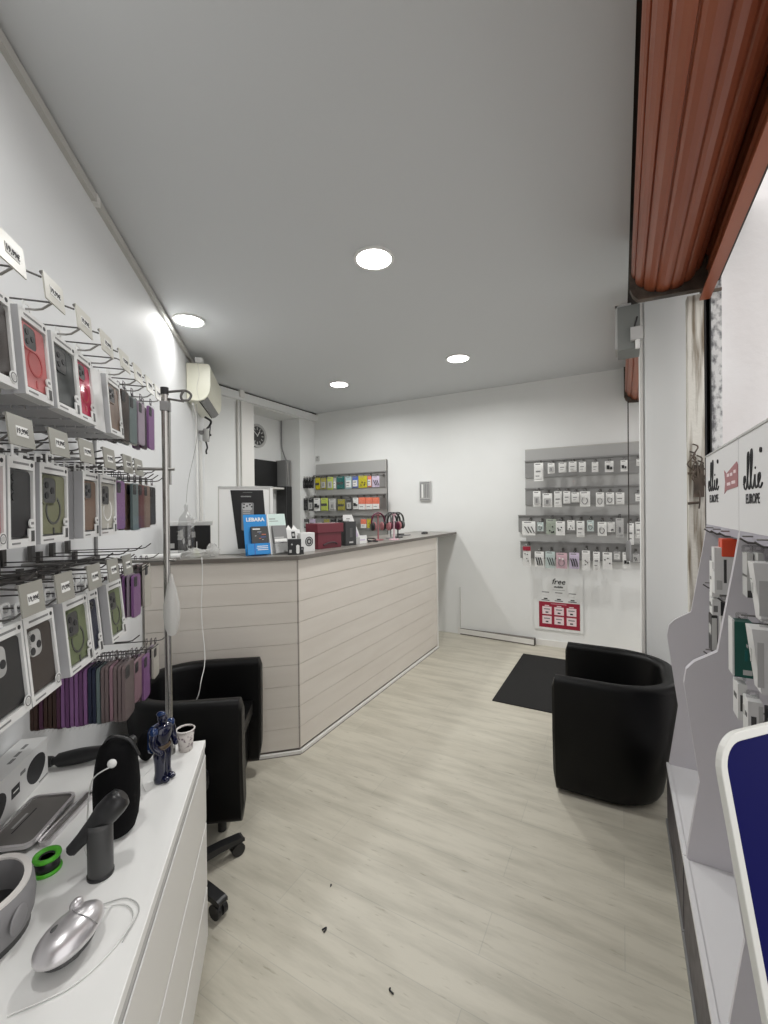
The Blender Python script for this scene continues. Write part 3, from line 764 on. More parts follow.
ST('second from the end of the second row', 2.045, -.56, 1.776, ['case_brown', 'case_maroon'], .022, .19, first='brown slim phone case, second from the end of the second row')
ST('at the end of the second row', 2.135, -.56, 1.774, ['case_dark', 'case_dark', 'case_taupe'], .022, .18, first='black slim phone case hanging last at the end of the second row')
ST('right of the third row boxes', 1.90, -.56, 1.412, ['case_violet', 'case_lilac', 'case_violet', 'case_violet', 'case_purple', 'case_plum', 'case_plum'], .016, .175, first='front violet slim phone case at the right of the third row')
ST('at the end of the third row', 2.04, -.56, 1.436, ['case_clear', 'case_taupe', 'case_taupe'], .022, .19, first='clear slim phone case hanging last at the end of the third row')
ST('in the dense bottom row', 1.535, -.478, 1.178, ['case_taupe']*3+['case_mauve']+['case_taupe']*2+['case_teal', 'case_navy', 'case_navy', 'case_violet', 'case_purple', 'case_violet', 'case_violet', 'case_purple', 'case_violet', 'case_plum']+['case_coffee']*3+['case_plum', 'case_coffee', 'case_coffee'], .0118, .185)
ST('right of the dense bottom row stack', 1.90, -.56, 1.07, ['case_mauve', 'case_coffee', 'case_mauve', 'case_plum', 'case_taupe'], .018, .17, first='mauve slim phone case right of the dense stack in the bottom row')
ST('near the end of the bottom row', 2.01, -.56, 1.05, ['case_violet', 'case_mauve', 'case_purple', 'case_plum'], .018, .19, first='violet slim phone case near the end of the bottom row')
ST('at the end of the bottom row', 2.155, -.56, 1.045, ['case_clear', 'case_lilac', 'case_clear'], .018, .15, first='pale clear slim phone case hanging last at the end of the bottom row')

# plastic sleeve hanging on the post
b = MB().lathe([(.002, 1.43), (.006, 1.425), (.010, 1.40), (.018, 1.37), (.027, 1.32), (.028, 1.28), (.022, 1.235), (.012, 1.212), (.002, 1.208)], 'bag_white', 16, c=(1.662, .380, 0), sx=.8, sy=1.)
o = solo('plastic_sleeve', b, 'crumpled white plastic sleeve tied to the chrome post', 'plastic sleeve', (0, 0, 0), RZ_L)

# ================================================================== ON THE CHEST
t = thing('figurine', 'small glossy dark blue standing figurine on the corner of the white drawers', 'figurine', PL(-.383, 1.530, ZT), RZ_L-.5)
k = 1.0
part('legs', MB().lathe([(.001, .0), (.017, .0), (.019, .012), (.015, .03), (.016, .06), (.020, .09), (.016, .11)], 'navy_gloss', 14, c=(-.013, 0, 0)).lathe([(.001, .0), (.017, .0), (.019, .012), (.015, .03), (.016, .06), (.020, .09), (.016, .11)], 'navy_gloss', 14, c=(.013, 0, 0)).ball((.013, -.016, .010), .012, .020, .010, 'navy_gloss').ball((-.013, -.016, .010), .012, .020, .010, 'navy_gloss'), t)
part('torso', MB().lathe([(.012, .10), (.022, .108), (.027, .128), (.033, .152), (.033, .172), (.020, .182), (.008, .184)], 'navy_gloss', 18, sx=1.05, sy=.75), t)
part('belt', MB().lathe([(.024, .104), (.028, .108), (.028, .116), (.024, .12)], 'bronze_gloss', 18, sx=1.05, sy=.8), t)
part('head', MB().ball((0, -.002, .200), .015, .016, .018, 'navy_gloss').cyl((0, 0, .18), (0, 0, .19), .009, 'navy_gloss', seg=10).ball((0, .004, .212), .012, .016, .010, 'blue_gloss'), t)
for sx in (-1, 1):
    part('arm', MB().tube(catmull([(sx*.031, 0, .172), (sx*.043, -.002, .150), (sx*.042, -.006, .125), (sx*.034, -.02, .108)], 6), lambda q: .012-.004*q, 'navy_gloss', 10).ball((sx*.036, 0, .170), .015, .014, .014, 'blue_gloss').ball((sx*.034, -.022, .106), .008, .008, .008, 'navy_gloss'), t)
part('cape', MB().prism(rrect(.07, .085, .018, 5, 0, .135), .018, .026, 'y', 'blue_gloss'), t, .004)

t = thing('paper_cup', 'small printed paper cup on the far corner of the white drawers', 'cup', PL(-.348, 1.700, ZT), RZ_L)
part('cup_wall', MB().lathe([(.001, .001), (.0235, .0), (.0305, .075), (.029, .075), (.0225, .006), (.001, .006)], 'cup_print', 28), t)
part('rim', MB().lathe([(.0298, .073), (.033, .0745), (.0335, .077), (.031, .079), (.0292, .077), (.0298, .073)], 'rim_white', 28), t)
part('leftover_foam', MB().lathe([(.001, .050), (.0275, .050), (.0275, .051), (.001, .052)], 'rim_white', 24), t)

t = thing('black_pouch', 'small black oval pouch with a thin white cord behind the figurine', 'pouch', PL(-.468, 1.662, ZT), RZ_L)
part('body', MB().ball((0, 0, .052), .030, .028, .052, 'black_cloth'), t)
part('cord', MB().tube(catmull([(.0, -.03, .05), (-.03, -.04, .028), (-.055, -.035, .004), (-.10, -.02, .003), (-.15, -.03, .003), (-.19, -.05, .003)], 8), .0013, 'white_plastic', 6), t)

t = thing('portable_speaker', 'tall rounded black cloth speaker with a white cable and round button on the drawers', 'speaker', PL(-.445, 1.315, ZT), RZ_L)
pr = [(.001, 0), (.036, .0), (.047, .010), (.055, .035), (.060, .08), (.061, .13), (.057, .175), (.055, .19), (.050, .215), (.043, .236), (.030, .248), (.001, .252)]
part('body', MB().lathe(pr, 'black_cloth', 28, sx=1.0, sy=.92), t)
part('carry_strap', MB().tube(catmull([(.0, .03, .240), (-.01, .012, .262), (-.012, -.012, .262), (-.012, -.04, .245), (-.01, -.058, .205)], 8), .005, 'black_plastic', 8), t)
part('button', MB().ball((-.050, -.006, .212), .008, .0115, .0115, 'white_plastic'), t)
part('cable', MB().tube(catmull([(-.052, -.004, .205), (-.056, .012, .200), (-.052, .030, .188), (-.042, .046, .165), (-.03, .058, .11), (-.03, .062, .04), (-.05, .06, .003), (-.10, .03, .003)], 8), .0017, 'white_plastic', 6), t)

t = thing('handheld_blower', 'black handheld blower with tapered nozzle on an upright grey handle', 'blower', PL(-.432, 1.165, ZT), RZ_L)
part('handle', MB().lathe([(.001, 0), (.0255, 0), (.027, .004), (.027, .118), (.025, .126), (.001, .128)], 'dark_grey', 24), t)
p0 = Vector((.022, -.044, .172)); p1 = Vector((-.010, .058, .076))
prf = [(0, .016), (.04, .026), (.15, .030), (.35, .030), (.55, .022), (.8, .0155), (1., .0135)]
def rad(q):
    for (a, ra), (c, rc) in zip(prf, prf[1:]):
        if q <= c: return ra+(rc-ra)*(q-a)/(c-a)
    return .0135
part('nozzle', MB().tube([p0.lerp(p1, i/24) for i in range(25)], rad, 'black_plastic', 20), t)
part('nozzle_mouth', MB().tube([p1, p1+(p1-p0).normalized()*.004], .0095, 'ink', 16), t)
part('base_ring', MB().lathe([(.0265, 0), (.0285, .001), (.0285, .008), (.0265, .009)], 'black_plastic', 24), t)

t = thing('handheld_blower', 'black handheld blower lying flat behind the speaker against the wall', 'blower', PL(-.62, 1.71, ZT), RZ_L)
p0 = Vector((.0, -.02, .030)); p1 = Vector((-.015, .150, .023))
part('barrel', MB().tube([p0.lerp(p1, i/20) for i in range(21)], lambda q: .017+.008*sin(q*pi*.9) if q < .93 else .0135, 'black_plastic', 18, flat=1.0), t)
part('nozzle', MB().cyl(p1, p1+Vector((-.002, .022, 0)), .0165, 'black_plastic', .02, seg=18), t)
part('handle', MB().tube(catmull([(.0, -.02, .03), (.03, -.05, .026), (.07, -.075, .022)], 6), .018, 'black_plastic', 14), t)

t = thing('product_box', 'white carton printed with black ovals, against the wall at the left end', 'box', PL(0, 0, 0), RZ_L)
b = MB().box(1.24, 1.655, .765, .842, ZT, .905, 'carton_white')
for x, rx in ((1.585, .052), (1.37, .06)):
    b.prism([(x+rx*cos(2*pi*i/28)*(1+.15*sin(2*pi*i/28)), .838+.042*sin(2*pi*i/28)) for i in range(28)], .7640, .765, 'y', 'ink')
b.box(1.455, 1.495, .7640, .765, .822, .852, 'ink'); b.box(1.50, 1.525, .7640, .765, .865, .875, 'grey_ink'); b.box(1.60, 1.65, .7640, .765, .783, .787, 'grey_ink'); b.box(1.462, 1.488, .7634, .7640, .835, .839, 'paper')
b.prism(circ(.045, 24, 1.33, .80, .024), .905, .9056, 'z', 'ink')
for i, x in enumerate((1.50, 1.54, 1.585)): b.box(x, x+.03, .79+.004*i, .80+.004*i, .905, .9056, 'grey_ink')
part('carton', b, t, .0015)
part('lid_flap', MB().box(1.655, 1.657, .768, .84, ZT+.004, .90, 'paper'), t)

t = thing('screen_guard_pack', 'flat grey pack with a silver rim lying on the drawers', 'flat pack', PL(-.685, 1.395, ZT), RZ_L-radians(6), None)
part('tray', MB().ring(rrect(.215, .125, .024, 6), rrect(.199, .109, .018, 6), .012, .022, 'z', 'silver').prism(rrect(.199, .109, .018, 6), .012, .017, 'z', 'tray_grey').prism(rrect(.21, .12, .022, 6), .0, .012, 'z', 'clear_bag'), t)
part('print', MB().box(-.03, .03, .028, .034, .017, .0176, 'light_grey').box(-.05, .05, .018, .021, .017, .0176, 'ink'), t)
t = thing('screen_guard_pack', 'clear plastic pack half under the flat grey pack, nearer the speaker', 'flat pack', PL(-.598, 1.402, ZT), RZ_L-radians(10), None)
part('tray', MB().ring(rrect(.21, .03, .012, 5), rrect(.198, .018, .008, 5), .0, .012, 'z', 'silver').prism(rrect(.20, .02, .008, 5), .0, .004, 'z', 'tray_grey'), t)
t = thing('sunglasses', 'black sunglasses lying at the left picture edge in front of the white carton', 'glasses', PL(-.735, 1.165, ZT), RZ_L)
part('lenses', MB().ball((-.03, .01, .022), .032, .012, .022, 'black_plastic').ball((.04, .014, .022), .032, .012, .022, 'black_plastic').tube([(.0, .004, .03), (.012, .006, .03)], .004, 'black_plastic', 8), t)
part('temple', MB().tube(catmull([(.068, .012, .03), (.09, -.02, .03), (.10, -.06, .012)], 6), .004, 'black_plastic', 8).tube(catmull([(-.06, .006, .03), (-.03, -.03, .028), (.05, -.045, .012)], 6), .004, 'black_plastic', 8), t)

t = thing('tape_reel', 'green and black round tape reel on the white drawers', 'reel', PL(-.565, 1.212, ZT), RZ_L)
part('hub', MB().lathe([(.014, .0), (.026, .002), (.026, .036), (.014, .036), (.014, .0)], 'black_plastic', 28), t)
part('rim', MB().lathe([(.016, .032), (.0285, .032), (.0295, .036), (.0285, .040), (.022, .041), (.016, .036), (.016, .032)], 'neon_green', 28).lathe([(.016, 0), (.0295, 0), (.0305, .004), (.029, .008), (.016, .008)], 'neon_green', 28), t)

t = thing('headset_shell', 'curved grey headset shell with a pale inner rim at the left picture edge', 'headset', PL(-.612, 1.045, ZT), RZ_L)
def egg(rx, ry, n=40): return [(rx*cos(2*pi*i/n)*(1+.06*cos(4*pi*i/n)), ry*sin(2*pi*i/n)) for i in range(n)]
n_ = 40
lay = [(.094, .083, .012), (.101, .090, .03), (.104, .093, .06), (.101, .090, .088), (.096, .085, .098)]
vs = []; fs = []
for rx, ry, z in lay: vs += [(x, y, z) for x, y in egg(rx, ry)]
for i in range(len(lay)-1):
    for j in range(n_): fs.append([i*n_+j, i*n_+(j+1) % n_, (i+1)*n_+(j+1) % n_, (i+1)*n_+j])
b = MB().add(vs, fs, 'headset_grey', True)
vs2 = [(x, y, z) for rx, ry, z in ((.085, .074, .098), (.080, .070, .03)) for x, y in egg(rx, ry)]
b.add(vs2, [[j, n_+j, n_+(j+1) % n_, (j+1) % n_] for j in range(n_)], 'headset_grey', True)
b.prism(egg(.094, .083), .0, .014, 'z', 'dark_grey')
part('shell', b, t)
part('rim', MB().ring(egg(.0965, .0855), egg(.084, .073), .097, .1015, 'z', 'rim_white'), t)
part('side_button', MB().ball((-.03, -.088, .055), .030, .006, .024, 'headset_grey'), t)
part('lens_plate', MB().prism(egg(.079, .069), .030, .034, 'z', 'dark_grey').prism(circ(.02, 20, .025, 0), .034, .040, 'z', 'light_grey').prism(circ(.02, 20, -.035, 0), .034, .040, 'z', 'light_grey'), t)

ang = math.atan2(-.061, .122)        # long axis in the chest frame (x = d, y = -n)
t = thing('computer_mouse', 'silver egg-shaped mouse raised on the white drawer top', 'mouse', PL(-.413, .968, ZT), RZ_L+ang)
def eggbody(c, L, W, Hh, m, seg=28, nz=18, lo=-1.):
    vs = []; fs = []
    for i in range(nz+1):
        u = -cos(pi*i/nz)
        r = math.sqrt(max(0, 1-u*u)); wid = (1-.12*u)
        for k in range(seg):
            a = 2*pi*k/seg
            zz = sin(a)*r*Hh
            if zz < 0: zz *= .55
            vs.append((c[0]+u*L, c[1]+cos(a)*r*W*wid, c[2]+zz))
    for i in range(nz):
        for k in range(seg): fs.append([i*seg+k, i*seg+(k+1) % seg, (i+1)*seg+(k+1) % seg, (i+1)*seg+k])
    return MB().add(vs, fs, m, True)
part('body', eggbody((0, 0, .040), .068, .043, .034, 'silver'), t)
part('underside', eggbody((.0, 0, .020), .052, .034, .018, 'dark_grey').cyl((0, 0, 0), (0, 0, .02), .018, 'dark_grey', seg=16), t)
part('wheel', MB().ball((.034, .024, .064), .014, .011, .012, 'silver'), t)
part('seam', MB().tube(catmull([(.022, -.0405, .048), (.014, -.028, .066), (.010, -.004, .0745), (.016, .014, .0705), (.026, .022, .065)], 6), .0007, 'mid_grey', 6), t)
part('logo', MB().ball((-.022, .012, .0700), .009, .005, .0024, 'dark_grey'), t)
part('cable', MB().tube(catmull([(.066, -.004, .036), (.085, .0, .015), (.105, .005, .003), (.11, -.03, .003), (.085, -.065, .003), (.02, -.075, .003), (-.05, -.055, .003), (-.11, .01, .003)], 10), .0016, 'white_plastic', 6).tube(catmull([(.10, .03, .003), (.125, -.01, .0025), (.108, -.06, .0025), (.04, -.082, .0025)], 8), .0012, 'light_grey', 6), t)

# ================================================================== CABLES NEAR THE COUNTER
p = catmull([PL(-.50, 2.99, CT+.005), PL(-.49, 2.935, CT+.002), PL(-.487, 2.93, 1.25), PL(-.49, 2.90, 1.0), PL(-.462, 2.82, .80), PL(-.448, 2.72, .735), PL(-.445, 2.60, .70), PL(-.456, 2.58, .63), PL(-.478, 2.575, .575)], 8)
t = thing('charging_cable', 'white charging cable drooping over the armchair back with its plug end', 'cable', (0, 0, 0))
part('cord', MB().tube(p, .0022, 'white_plastic', 8), t)
part('plug', MB().cyl(p[-1], PL(-.488, 2.57, .535), .008, 'white_plastic', seg=10), t)
solo('hanging_string', MB().tube(catmull([PL(-.30, 1.73, 2.055), PL(-.33, 1.9, 1.95), PL(-.5, 2.6, 1.82), PL(-.63, 3.2, 1.71)], 8), .0012, 'light_grey', 6), 'thin string from the rack loop down to the clear plastic bag', 'string')

# ================================================================== ON THE COUNTER, LEFT ARM
def PLc(n, d): return PL(n, d, CT)
RZ_C = radians(42.65)      # front (-y) faces -d (towards the camera)
t = thing('poster_board', 'white framed board with a black phone poster leaning on the counter', 'poster board', PL(-.238, 3.195, CT+.0015), RZ_C, None, radians(-4))
part('board', MB().box(-.185, .185, 0, .018, 0, .475, 'white_lacquer'), t, .003)
part('frame_edge', MB().box(-.188, .188, -.006, .02, .470, .482, 'light_grey').box(-.188, -.180, -.006, .02, 0, .475, 'trunking').box(.168, .188, -.006, .02, 0, .475, 'white_plastic').box(.163, .168, -.004, .02, 0, .475, 'trunking'), t)
b = MB().prism([(-.105, .455), (.120, .455), (.150, .035), (-.055, .035)], -.002, 0, 'y', 'poster_black')
b.prism([(-.055, .035), (.150, .035), (.151, .022), (-.054, .022)], -.003, 0, 'y', 'paper')
M0 = T(.0, -.0026, 0)
b.box(-.035, .035, -.003, -.002, .405, .413, 'light_grey'); b.box(-.02, .045, -.003, -.002, .437, .440, 'grey_ink')
for i in range(9): b.box(-.034+.0078*i, -.030+.0078*i, -.0034, -.003, .4055, .4125, 'poster_black')
b.prism(rrect(.085, .20, .010, 4, .012, .265), -.003, -.002, 'y', 'mid_grey'); b.prism(rrect(.066, .05, .012, 4, .010, .335), -.0036, -.003, 'y', 'light_grey')
for i, (x, z) in enumerate(((-.012, .352), (.008, .340), (.028, .350), (.04, .335), (-.014, .33))): b.prism(circ(.0065, 14, x, z), -.0042, -.0036, 'y', 'dark_grey')
for z in (.30, .285, .27): b.box(-.02, .03, -.0036, -.003, z, z+.005, 'light_grey')
part('poster', b, t)

t = thing('sim_card_stand', 'bright blue prepaid card stand on the counter in front of the black poster', 'counter stand', PL(-.152, 3.05, CT+.002), RZ_C+radians(18), None, radians(-13))
b = MB().box(-.08, .078, 0, .004, 0, .285, 'blue_card')
b.text('LEBARA', .036, 'paper', T(0, -.001, .248), .0006, bold=.0012)
part('back_card', b, t)
b = MB().box(-.038, .074, -.03, -.001, .078, .195, 'dark_grey'); b.box(-.03, .02, -.0306, -.03, .172, .180, 'paper')
for i in range(7): b.box(-.03+random.random()*.08, -.015+random.random()*.08, -.0308, -.03, .10+.009*i, .104+.009*i, ('light_grey', 'salmon', 'label_blue')[i % 3])
part('sim_booklet', b, t)
b = MB().box(-.075, .078, -.045, -.031, 0, .075, 'blue_card').box(-.03, -.025, -.046, -.03, .0, .075, 'label_blue')
for z, x0 in ((.052, -.012), (.04, -.016), (.028, -.010)): b.box(x0, .062, -.0456, -.045, z, z+.005, 'paper')
part('pocket', b, t)
part('rear_strut', MB().prism([(.004, .001), (.05, .0115), (.004, .16)], -.004, .004, 'x', 'blue_card'), t)

t = thing('leaflet_holder', 'grey and white leaflet holder right of the bright blue stand', 'leaflet holder', PL(.010, 3.095, CT+.002), RZ_C+radians(24), None, radians(-15))
part('back_card', MB().box(-.08, .055, 0, .004, 0, .29, 'light_grey').box(-.08, .055, -.0008, 0, .205, .29, 'leaf_mint').box(-.08, -.072, -.0012, 0, .0, .29, 'paper').box(-.065, -.02, -.0012, -.0005, .25, .256, 'grey_ink').box(-.065, .0, -.0012, -.0005, .235, .239, 'grey_ink'), t)
part('leaflets', MB().box(-.055, .045, -.02, -.001, .075, .20, 'mid_grey').box(-.05, .04, -.0206, -.02, .08, .105, 'paper').box(-.05, .02, -.0206, -.02, .11, .118, 'light_grey'), t)
part('pocket', MB().box(-.06, .06, -.034, -.022, 0, .085, 'clear_bag').box(-.055, .05, -.03, -.022, .004, .07, 'light_grey'), t)
part('rear_strut', MB().prism([(.004, .001), (.055, .0150), (.004, .16)], -.004, .004, 'x', 'light_grey'), t)
t = thing('phone_box', 'white phone box with a printed handset, leaning above a black box on the counter corner', 'phone box', PL(.092, 3.165, CT+.002), RZ_C+radians(16), None, radians(-16))
part('box_body', MB().box(-.055, .055, -.02, .02, 0, .165, 'carton_white'), t, .002)
part('print', MB().box(-.010, .018, -.0206, -.02, .10, .15, 'ink').box(-.004, .012, -.0212, -.0206, .115, .135, 'light_grey').box(.03, .045, -.0206, -.02, .06, .12, 'grey_ink'), t)
part('folded_flap', MB().prism([(-.05, .165), (-.02, .205), (0, .17), (.02, .205), (.048, .165)], .0, .003, 'y', 'paper').prism([(-.03, .168), (-.005, .198), (.01, .168)], .004, .006, 'y', 'dark_grey'), t)
t = thing('earphone_box', 'black accessory box with a white earbud picture at the counter corner', 'accessory box', PL(.094, 3.030, CT), RZ_C)
part('box_body', MB().box(-.045, .045, -.025, .025, 0, .108, 'black_plastic'), t, .002)
part('print', MB().prism(rrect(.022, .062, .010, 5, .022, .038), -.0256, -.025, 'y', 'paper').prism(circ(.006, 12, -.018, .072), -.0256, -.025, 'y', 'light_grey').box(-.035, -.02, -.0256, -.025, .015, .035, 'light_grey'), t)
solo('small_gadget', MB().box(-.012, .012, -.02, .02, 0, .05, 'black_plastic').box(-.008, .008, -.0206, -.02, .03, .042, 'mid_grey'), 'tiny black gadget standing between the black box and the white earphone box', 'gadget', PL(.145, 3.05, CT), RZ_C, bevel=.003)
# clutter at the left end
t = thing('till_monitor', 'black screen behind the clear plastic bag on the far left of the counter', 'monitor', PL(-.645, 3.33, CT), RZ_C)
part('screen', MB().box(-.155, .15, -.012, .012, .03, .205, 'poster_black'), t, .003)
part('stand', MB().box(-.03, .03, .0, .02, 0, .05, 'black_plastic').box(-.08, .08, -.05, .05, 0, .008, 'black_plastic'), t)
part('sticker', MB().box(-.14, -.09, -.0128, -.012, .045, .08, 'light_grey'), t)
solo('white_ledge', MB().box(-.16, .16, .02, .06, .205, .235, 'white_plastic'), 'white strip along the top of the dark screen on the far left of the counter', 'strip', PL(-.645, 3.33, CT), RZ_C, bevel=.002)
b = MB().lathe([(.001, 0), (.050, .0), (.056, .03), (.055, .20), (.045, .26), (.018, .30), (.010, .31), (.014, .345), (.004, .36)], 'clear_bag', 20, sx=1., sy=.6)
random.seed(11)
for i in range(14):
    a = random.random()*6.28; z = .04+.2*random.random()
    b.box(-.012, .012, -.001, .001, -.02, .02, 'bag_white', M=T(.045*cos(a), .026*sin(a), z) @ Matrix.Rotation(random.random()*3, 4, 'X') @ Matrix.Rotation(a, 4, 'Z'))
solo('plastic_bag', b, 'upright clear plastic bag full of small packs on the far left of the counter', 'plastic bag', PL(-.632, 3.20, CT), RZ_C)
b = MB().cyl((-.125, 0, .020), (.105, 0, .020), .018, 'white_plastic', seg=18).cyl((.105, 0, .02), (.106, 0, .02), .012, 'mid_grey', seg=14)
solo('paper_roll', b, 'white paper roll lying on the counter edge at far left', 'paper roll', PL(-.73, 2.99, CT), RZ_C)
def crumple(seed, n=34, R=.05, sx=1., sz=.7):
    random.seed(seed); b = MB(); vs = []; fs = []; seg = 14; nz = 9
    for i in range(nz+1):
        for k in range(seg):
            a = 2*pi*k/seg; t_ = pi*i/nz
            r = R*(.65+.5*random.random())
            vs.append((sin(t_)*cos(a)*r*sx, sin(t_)*sin(a)*r*.7, max(0, R*sz*.8-cos(t_)*r*sz)))
    for i in range(nz):
        for k in range(seg): fs.append([i*seg+k, i*seg+(k+1) % seg, (i+1)*seg+(k+1) % seg, (i+1)*seg+k])
    return b.add(vs, fs, 'bag_white', False)
solo('crumpled_wrap', crumple(4, R=.05, sx=1.5), 'crumpled clear wrapping beside the paper roll', 'wrapping', PL(-.565, 3.05, CT), RZ_C)
solo('crumpled_wrap', crumple(9, R=.045, sx=1.0, sz=1.1), 'small crumpled clear wrapping left of the framed poster board', 'wrapping', PL(-.445, 3.06, CT), RZ_C)
solo('plug_adapter', MB().box(-.015, .015, -.012, .012, 0, .045, 'lime').cyl((0, 0, .045), (0, 0, .10), .003, 'white_plastic', seg=6), 'small yellow green plug in front of the dark screen at far left', 'plug', PL(-.555, 3.14, CT), RZ_C, bevel=.003)

# ================================================================== ON THE COUNTER, LONG ARM
t = thing('earphone_box', 'white earphone box with a dark circle, left of the burgundy box', 'accessory box', (-2.05, 2.49, CT), pi/2-.25)
part('box_body', MB().box(-.065, .065, -.03, .03, 0, .14, 'carton_white'), t, .002)
part('print', MB().ring(circ(.036, 26, .012, .075), circ(.028, 26, .012, .075), -.0308, -.03, 'y', 'ink').prism(circ(.024, 22, .012, .075), -.0308, -.03, 'y', 'dark_grey').prism(circ(.010, 16, .012, .075), -.0314, -.0308, 'y', 'light_grey').box(-.055, -.035, -.0306, -.03, .02, .03, 'grey_ink'), t)
t = thing('gift_box', 'burgundy cardboard box with a lid on the counter', 'box', (-2.10, 2.80, CT), pi/2-.12)
part('box_body', MB().box(-.135, .135, -.055, .055, 0, .145, 'burgundy'), t, .003)
part('lid', MB().box(-.152, .152, -.066, .066, .125, .20, 'burgundy'), t, .004)
part('ribbon', MB().tube(catmull([(-.08, -.058, .03), (-.03, -.063, .045), (.04, -.063, .045), (.08, -.058, .03)], 6), .006, 'roller_dark', 8), t)
t = thing('power_bank_box', 'upright black box with grey label right of the burgundy box', 'accessory box', (-2.06, 3.085, CT), pi/2-.25)
part('box_body', MB().box(-.065, .06, -.03, .03, 0, .205, 'black_plastic'), t, .002)
part('print', MB().box(-.015, .015, -.0306, -.03, .07, .15, 'dark_grey').box(-.022, .022, -.0308, -.03, .02, .034, 'light_grey'), t)
solo('teal_pack', MB().box(-.05, .05, -.015, .015, 0, .19, 'deep_teal').box(-.05, .05, -.0156, -.015, .09, .19, 'pale_teal').box(-.04, .01, -.0162, -.015, .13, .175, 'paper'), 'teal and pale blue pack between the burgundy box and the black box', 'accessory pack', (-2.20, 3.085, CT), pi/2-.2, bevel=.002)
t = thing('leaflet_holder', 'white slanted leaflet holder right of the black box on the counter', 'leaflet holder', (-2.10, 3.225, CT), pi/2-.30, None)
b = MB().prism([(-.12, .262), (-.02, .262), (.10, .01), (.03, .01), (-.05, .21), (-.12, .21)], .0, .004, 'y', 'paper'); b.prism([(-.03, .19), (.0, .19), (.06, .06), (.03, .06)], -.001, 0, 'y', 'lilac_p'); b.box(-.085, -.045, -.001, 0, .222, .23, 'grey_ink')
part('back_card', b, t)
part('leaflet', MB().box(.01, .11, -.05, -.044, 0, .075, 'paper').box(-.06, .02, -.06, -.03, 0, .06, 'light_grey').box(.03, .09, -.0508, -.05, .03, .04, 'lilac_p'), t)
part('foot', MB().box(-.05, .10, -.06, .03, 0, .004, 'clear_bag'), t)

def headphones(label, loc, rz, cm, cup, pad, lean=0.):
    t = thing('headphones', label, 'headphones', loc, rz, 'headphones on the counter', lean)
    R = .078; zc = .185
    arc = [(R*cos(a), 0, zc+.088*sin(a)) for a in [pi*(-.06)+pi*1.12*i/22 for i in range(23)]]
    part('headband', MB().tube(arc, .0145, cm, 10, flat=.45), t)
    for sx in (-1, 1):
        c = part('ear_cup', MB().lathe([(.001, 0), (.030, 0), (.038, .008), (.038, .022), (.030, .030), (.001, .031)], cup, 24, M=T(sx*.050, 0, zc-.045) @ Matrix.Rotation(sx*pi/2, 4, 'Y') @ Matrix.Diagonal((1.15, .85, 1, 1))), t)
        part('ear_pad', MB().lathe([(.016, -.016), (.034, -.014), (.038, -.004), (.036, .003), (.016, .0)], pad, 24, M=T(sx*.050, 0, zc-.045) @ Matrix.Rotation(sx*pi/2, 4, 'Y') @ Matrix.Diagonal((1.15, .85, 1, 1))), c)
    return t
def hp_stand(label, loc, m):
    t = thing('headphone_stand', label, 'headphone stand', loc, pi/2, 'headphone stands on the counter')
    part('base', MB().lathe([(.001, 0), (.055, 0), (.057, .005), (.05, .010), (.001, .011)], m, 24), t)
    part('pole', MB().cyl((0, 0, .01), (0, 0, .253), .008, m, seg=12).cyl((0, -.022, .253), (0, .022, .253), .009, m, seg=12), t)
for i, (x, y, cm, cup, pad, l1, sm, l2) in enumerate([
    (-2.12, 3.70, 'headphone_maroon', 'black_plastic', 'headphone_pink', 'maroon headphones with black cups, leftmost of the row on the counter', 'headphone_pink', 'pink stand under the maroon headphones'),
    (-2.0, 3.81, 'black_plastic', 'headphone_pink', 'headphone_maroon', 'headphones with dusty pink cups and dark band in the counter row', 'rose', 'pale pink stand under the headphones with dusty pink cups'),
    (-2.12, 3.965, 'black_plastic', 'hp_grey', 'black_plastic', 'black headphones third in the row on the counter', 'mid_grey', 'grey stand under the third, black headphones'),
    (-2.12, 4.13, 'hp_grey', 'hp_grey', 'black_plastic', 'dark grey headphones rightmost of the row on the counter', 'dark_grey', 'dark stand under the rightmost grey headphones')]):
    hp_stand(l2, (x, y, CT), sm); headphones(l1, (x, y, CT), pi/2-.45, cm, cup, pad)
solo('counter_scanner', MB().box(-.14, .14, -.03, .03, 0, .012, 'mid_grey').box(-.12, -.02, -.025, .025, .012, .03, 'dark_grey'), 'flat grey device lying on the counter right of the headphones', 'device', (-2.2, 4.42, CT), pi/2, bevel=.004)
solo('dark_fob', MB().box(-.045, .045, -.025, .025, 0, .022, 'dark_grey').box(-.02, .03, -.02, .02, .022, .028, 'black_plastic'), 'small dark device alone near the far end of the counter', 'device', (-2.12, 4.85, CT), pi/2, bevel=.005)
t = thing('cable_tangle', 'small black cable tangle between the leaflet holder and headphones', 'cable', (-2.06, 3.46, CT))
part('loop', MB().tube(catmull([(.0, -.06, .006), (.04, 0, .02), (0, .06, .03), (-.04, 0, .035), (0, -.05, .02), (.05, .02, .008), (.02, .08, .006)], 8), .007, 'black_plastic', 8), t)

